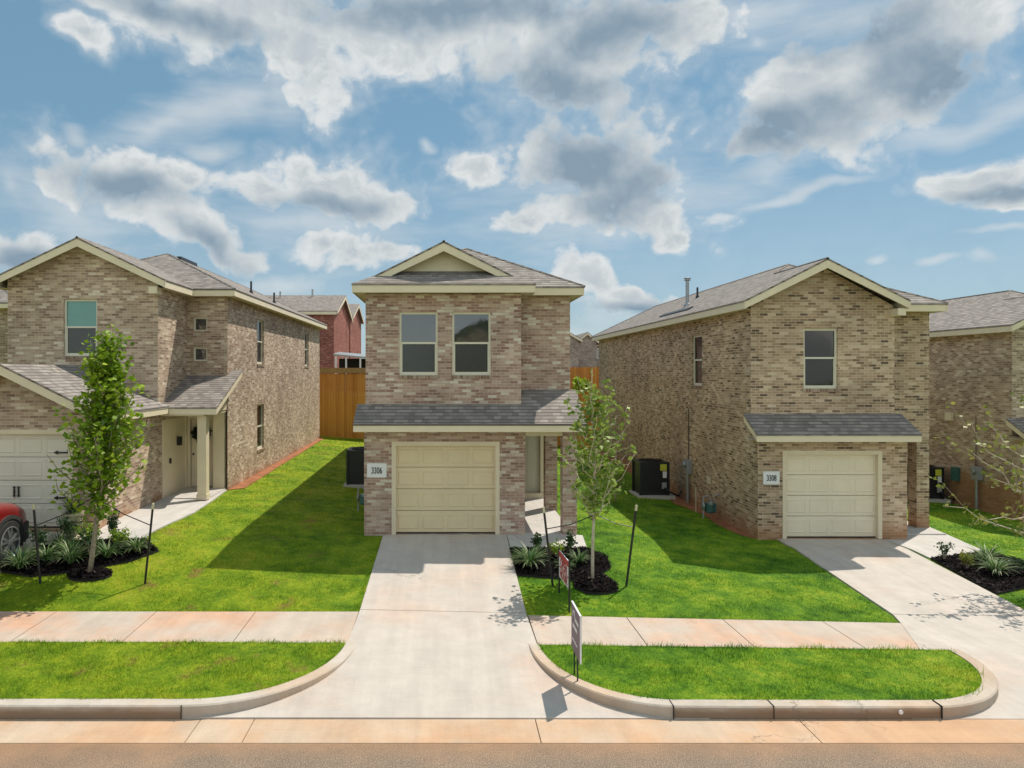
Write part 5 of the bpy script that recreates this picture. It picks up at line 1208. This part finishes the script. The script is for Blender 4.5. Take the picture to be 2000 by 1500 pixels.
def wheel(sx, wy):
    t = MB().lathe((sx * .83, wy, .38), [(.27, -.11), (.36, -.115), (.385, -.08), (.385, .08), (.36, .115), (.28, .12), (.27, .06)], 40, axis='x').build('wheel', M['rubber'], car, local=True, smooth=False)
    r_ = MB(); X_ = sx * .83; o_ = sx * .10
    # rim lip
    n_ = 40
    for i in range(n_):
        a0, a1 = 2 * math.pi * i / n_, 2 * math.pi * (i + 1) / n_
        Q = lambda rr, a, xo: (X_ + sx * xo, wy + rr * math.cos(a), .38 + rr * math.sin(a))
        r_.poly([Q(.285, a0, .118), Q(.285, a1, .118), Q(.262, a1, .128), Q(.262, a0, .128)]); r_.poly([Q(.262, a0, .128), Q(.262, a1, .128), Q(.25, a1, .03), Q(.25, a0, .03)])
    for k_ in range(5):
        for dd in (-.13, .13):
            a = 2 * math.pi * k_ / 5 + .3; ca, sa_ = math.cos(a), math.sin(a)
            pts = []
            for rr, off in ((.05, -.022), (.258, -.024 + dd * .45), (.258, .024 + dd * .45), (.05, .022)):
                pts.append((X_ + sx * (.112 if rr > .1 else .118), wy + rr * ca - off * sa_, .38 + rr * sa_ + off * ca))
            r_.solid(pts, (-sx * .03, 0, 0))
    r_.lathe((X_ + sx * .105, wy, .38), [(.065, -.02), (.065, .012 * 1), (.03, .02)], 20, axis='x')
    r_.build('rim', M['alloy'], t, local=True)
    MB().lathe((X_ + sx * .03, wy, .38), [(.25, -.01), (.25, .01)], 30, axis='x').build('brake', M['cladding'], t, local=True)
for sx in (1, -1):
    for wy in (1.45, -1.42): wheel(sx, wy)

# ---------------------------------------------------------------- grass blades
LAWN_EXCL = [[(-1.50, 12.2), (1.43, 12.2), (1.43, 16.7), (-1.50, 16.7)], [(1.4, 15.6), (3.14, 15.69), (3.2, 16.6), (1.4, 16.6)], BED1, BED2, BED3,
             [(7.85, 12.2), (10.5, 12.2), (10.8, 17.6), (8.13, 17.6)], [(10.8, 15.85), (12.43, 16.35), (12.97, 19.0), (10.8, 19.0)],
             [(-12, 12.2), (-8.45, 12.2), (-8.6, 13.8), (-8.5, 14.8), (-7.9, 15.1), (-6.5, 15.3), (-6.45, 15.85), (-6.3, 16.6), (-6.23, 17.65), (-6.3, 19.3), (-6.1, 21.2), (-6.15, 30), (-6.2, 38), (-12, 38)],
             [(-1.92, 16.55), (3.1, 16.55), (3.1, 38), (-1.92, 38)], [(7.3, 17.48), (12.8, 17.48), (12.8, 38), (7.3, 38)], [(-3.35, 22.9), (-2, 22.9), (-2, 24.3), (-3.35, 24.3)], [(6.1, 22.6), (7.4, 22.6), (7.4, 23.9), (6.1, 23.9)]]
def blades(label, x0, x1, y0, y1, dens, h, wd, zf, include=None, excl=(), seed=0, loose=0):
    rs = np.random.default_rng(seed); n_ = int((x1 - x0) * (y1 - y0) * dens)
    X_ = rs.uniform(x0, x1, n_); Y_ = rs.uniform(y0, y1, n_); k_ = np.ones(n_, bool)
    if include is not None: k_ &= inpoly(X_, Y_, include)
    for e in excl: k_ &= ~inpoly(X_, Y_, e)
    X_, Y_ = X_[k_], Y_[k_]; n_ = len(X_)
    hh = h * rs.uniform(.5, 1.25, n_) * (1 + .5 * np.sin(X_ * 3.1 + 1) * np.sin(Y_ * 4.3))
    hh = np.where(rs.uniform(0, 1, n_) < .03, hh * 1.9, hh); hh = np.maximum(hh, h * .35); a = rs.uniform(0, 6.28, n_); lean = rs.normal(0, .55, (n_, 2)) * hh[:, None]
    base = np.stack([X_, Y_, zf(X_, Y_)], 1); sd = np.stack([np.cos(a), np.sin(a), np.zeros(n_)], 1) * wd * .5
    tip = base + np.stack([lean[:, 0], lean[:, 1], hh], 1)
    Vv = np.stack([base - sd, base + sd, tip], 1).reshape(-1, 3); i = np.arange(n_) * 3
    return Vv, np.stack([i, i + 1, i + 2], 1), np.repeat(rs.uniform(0, 1, n_), 3)
def patch(name, parts):
    Vs, Fs, Ts = [], [], []; o = 0
    for v_, f_, t_ in parts: Vs.append(v_); Fs.append(f_ + o); Ts.append(t_); o += len(v_)
    return tag(npmesh(name, np.concatenate(Vs), np.concatenate(Fs), np.concatenate(Ts), M['blade']), kind='stuff')
vzn = lambda x, y: -.385 + (y - 9.06) / 1.84 * .03 + np.interp(x, [-60, -1.5, 1.5, 8, 20], [0.03, 0, -.065, -.2, -.35]) * np.interp(y, [9.06, 10.9], [.1, .62]) - .004
patch('grass', [blades('v', -8.2, -1.5, 9.05, 10.92, 2300, .038, .007, vzn, include=VL, seed=1), blades('v', 1.4, 7.8, 9.05, 10.92, 2300, .038, .007, vzn, include=VR, seed=2)])
def edge_blades(line, h, per_m, seed, zf, jit=.03):
    rs = np.random.default_rng(seed); P0 = np.array(line[:-1]); P1 = np.array(line[1:]); L = np.hypot(*(P1 - P0).T); n_ = int(L.sum() * per_m)
    k_ = rs.choice(len(L), n_, p=L / L.sum()); u = rs.uniform(0, 1, (n_, 1)); q = P0[k_] * (1 - u) + P1[k_] * u + rs.normal(0, jit, (n_, 2))
    clump = np.clip(np.sin(q[:, 0] * 5.3 + seed) + np.sin(q[:, 1] * 7.7) + rs.normal(0, .6, n_), .15, 2) / 1.4
    hh = h * clump * rs.uniform(.5, 1.2, n_); a = rs.uniform(0, 6.28, n_); base = np.stack([q[:, 0], q[:, 1], zf(q[:, 0], q[:, 1])], 1)
    sd = np.stack([np.cos(a), np.sin(a), 0 * a], 1) * .0045; tip = base + np.stack([rs.normal(0, .45, n_) * hh, rs.normal(0, .45, n_) * hh, hh], 1)
    i = np.arange(n_) * 3; return np.stack([base - sd, base + sd, tip], 1).reshape(-1, 3), np.stack([i, i + 1, i + 2], 1), np.repeat(rs.uniform(0.2, 1, n_), 3)
patch('grass', [edge_blades([p for p in VR if p[0] > 6.1], .13, 160, 8, vzn), edge_blades([(1.5, 10.9), (7.7, 10.9)], .07, 260, 9, vzn), edge_blades([(-8.2, 10.9), (-1.55, 10.9)], .055, 260, 10, vzn),
                edge_blades([p for p in VR if p[0] < 6.1], .05, 260, 12, vzn, .015), edge_blades(VL, .05, 260, 13, vzn, .015)])
zl = lambda x, y: zg(x, y) - .016
patch('grass', [edge_blades([(1.45, 12.28), (7.8, 12.28), (8.15, 17.4)], .07, 200, 14, zl), edge_blades([(-8.4, 12.28), (-1.55, 12.28), (-1.52, 16.5)], .055, 200, 15, zl), edge_blades([(1.44, 12.3), (1.44, 14.0)], .055, 200, 16, zl), edge_blades([(-6.1, 21.4), (-6.2, 17.6), (-6.45, 15.5)], .06, 120, 18, zl), blades('l', -8.6, 15, 12.26, 14.5, 1500, .034, .008, zl, excl=LAWN_EXCL, seed=3), blades('l', -8.6, 15, 14.5, 18.5, 800, .036, .010, zl, excl=LAWN_EXCL, seed=4),
                blades('l', -6.4, 17.1, 18.5, 26, 300, .045, .014, zl, excl=LAWN_EXCL, seed=5), blades('l', -6.3, 7.6, 26, 37.3, 90, .05, .022, zl, excl=LAWN_EXCL, seed=6)])
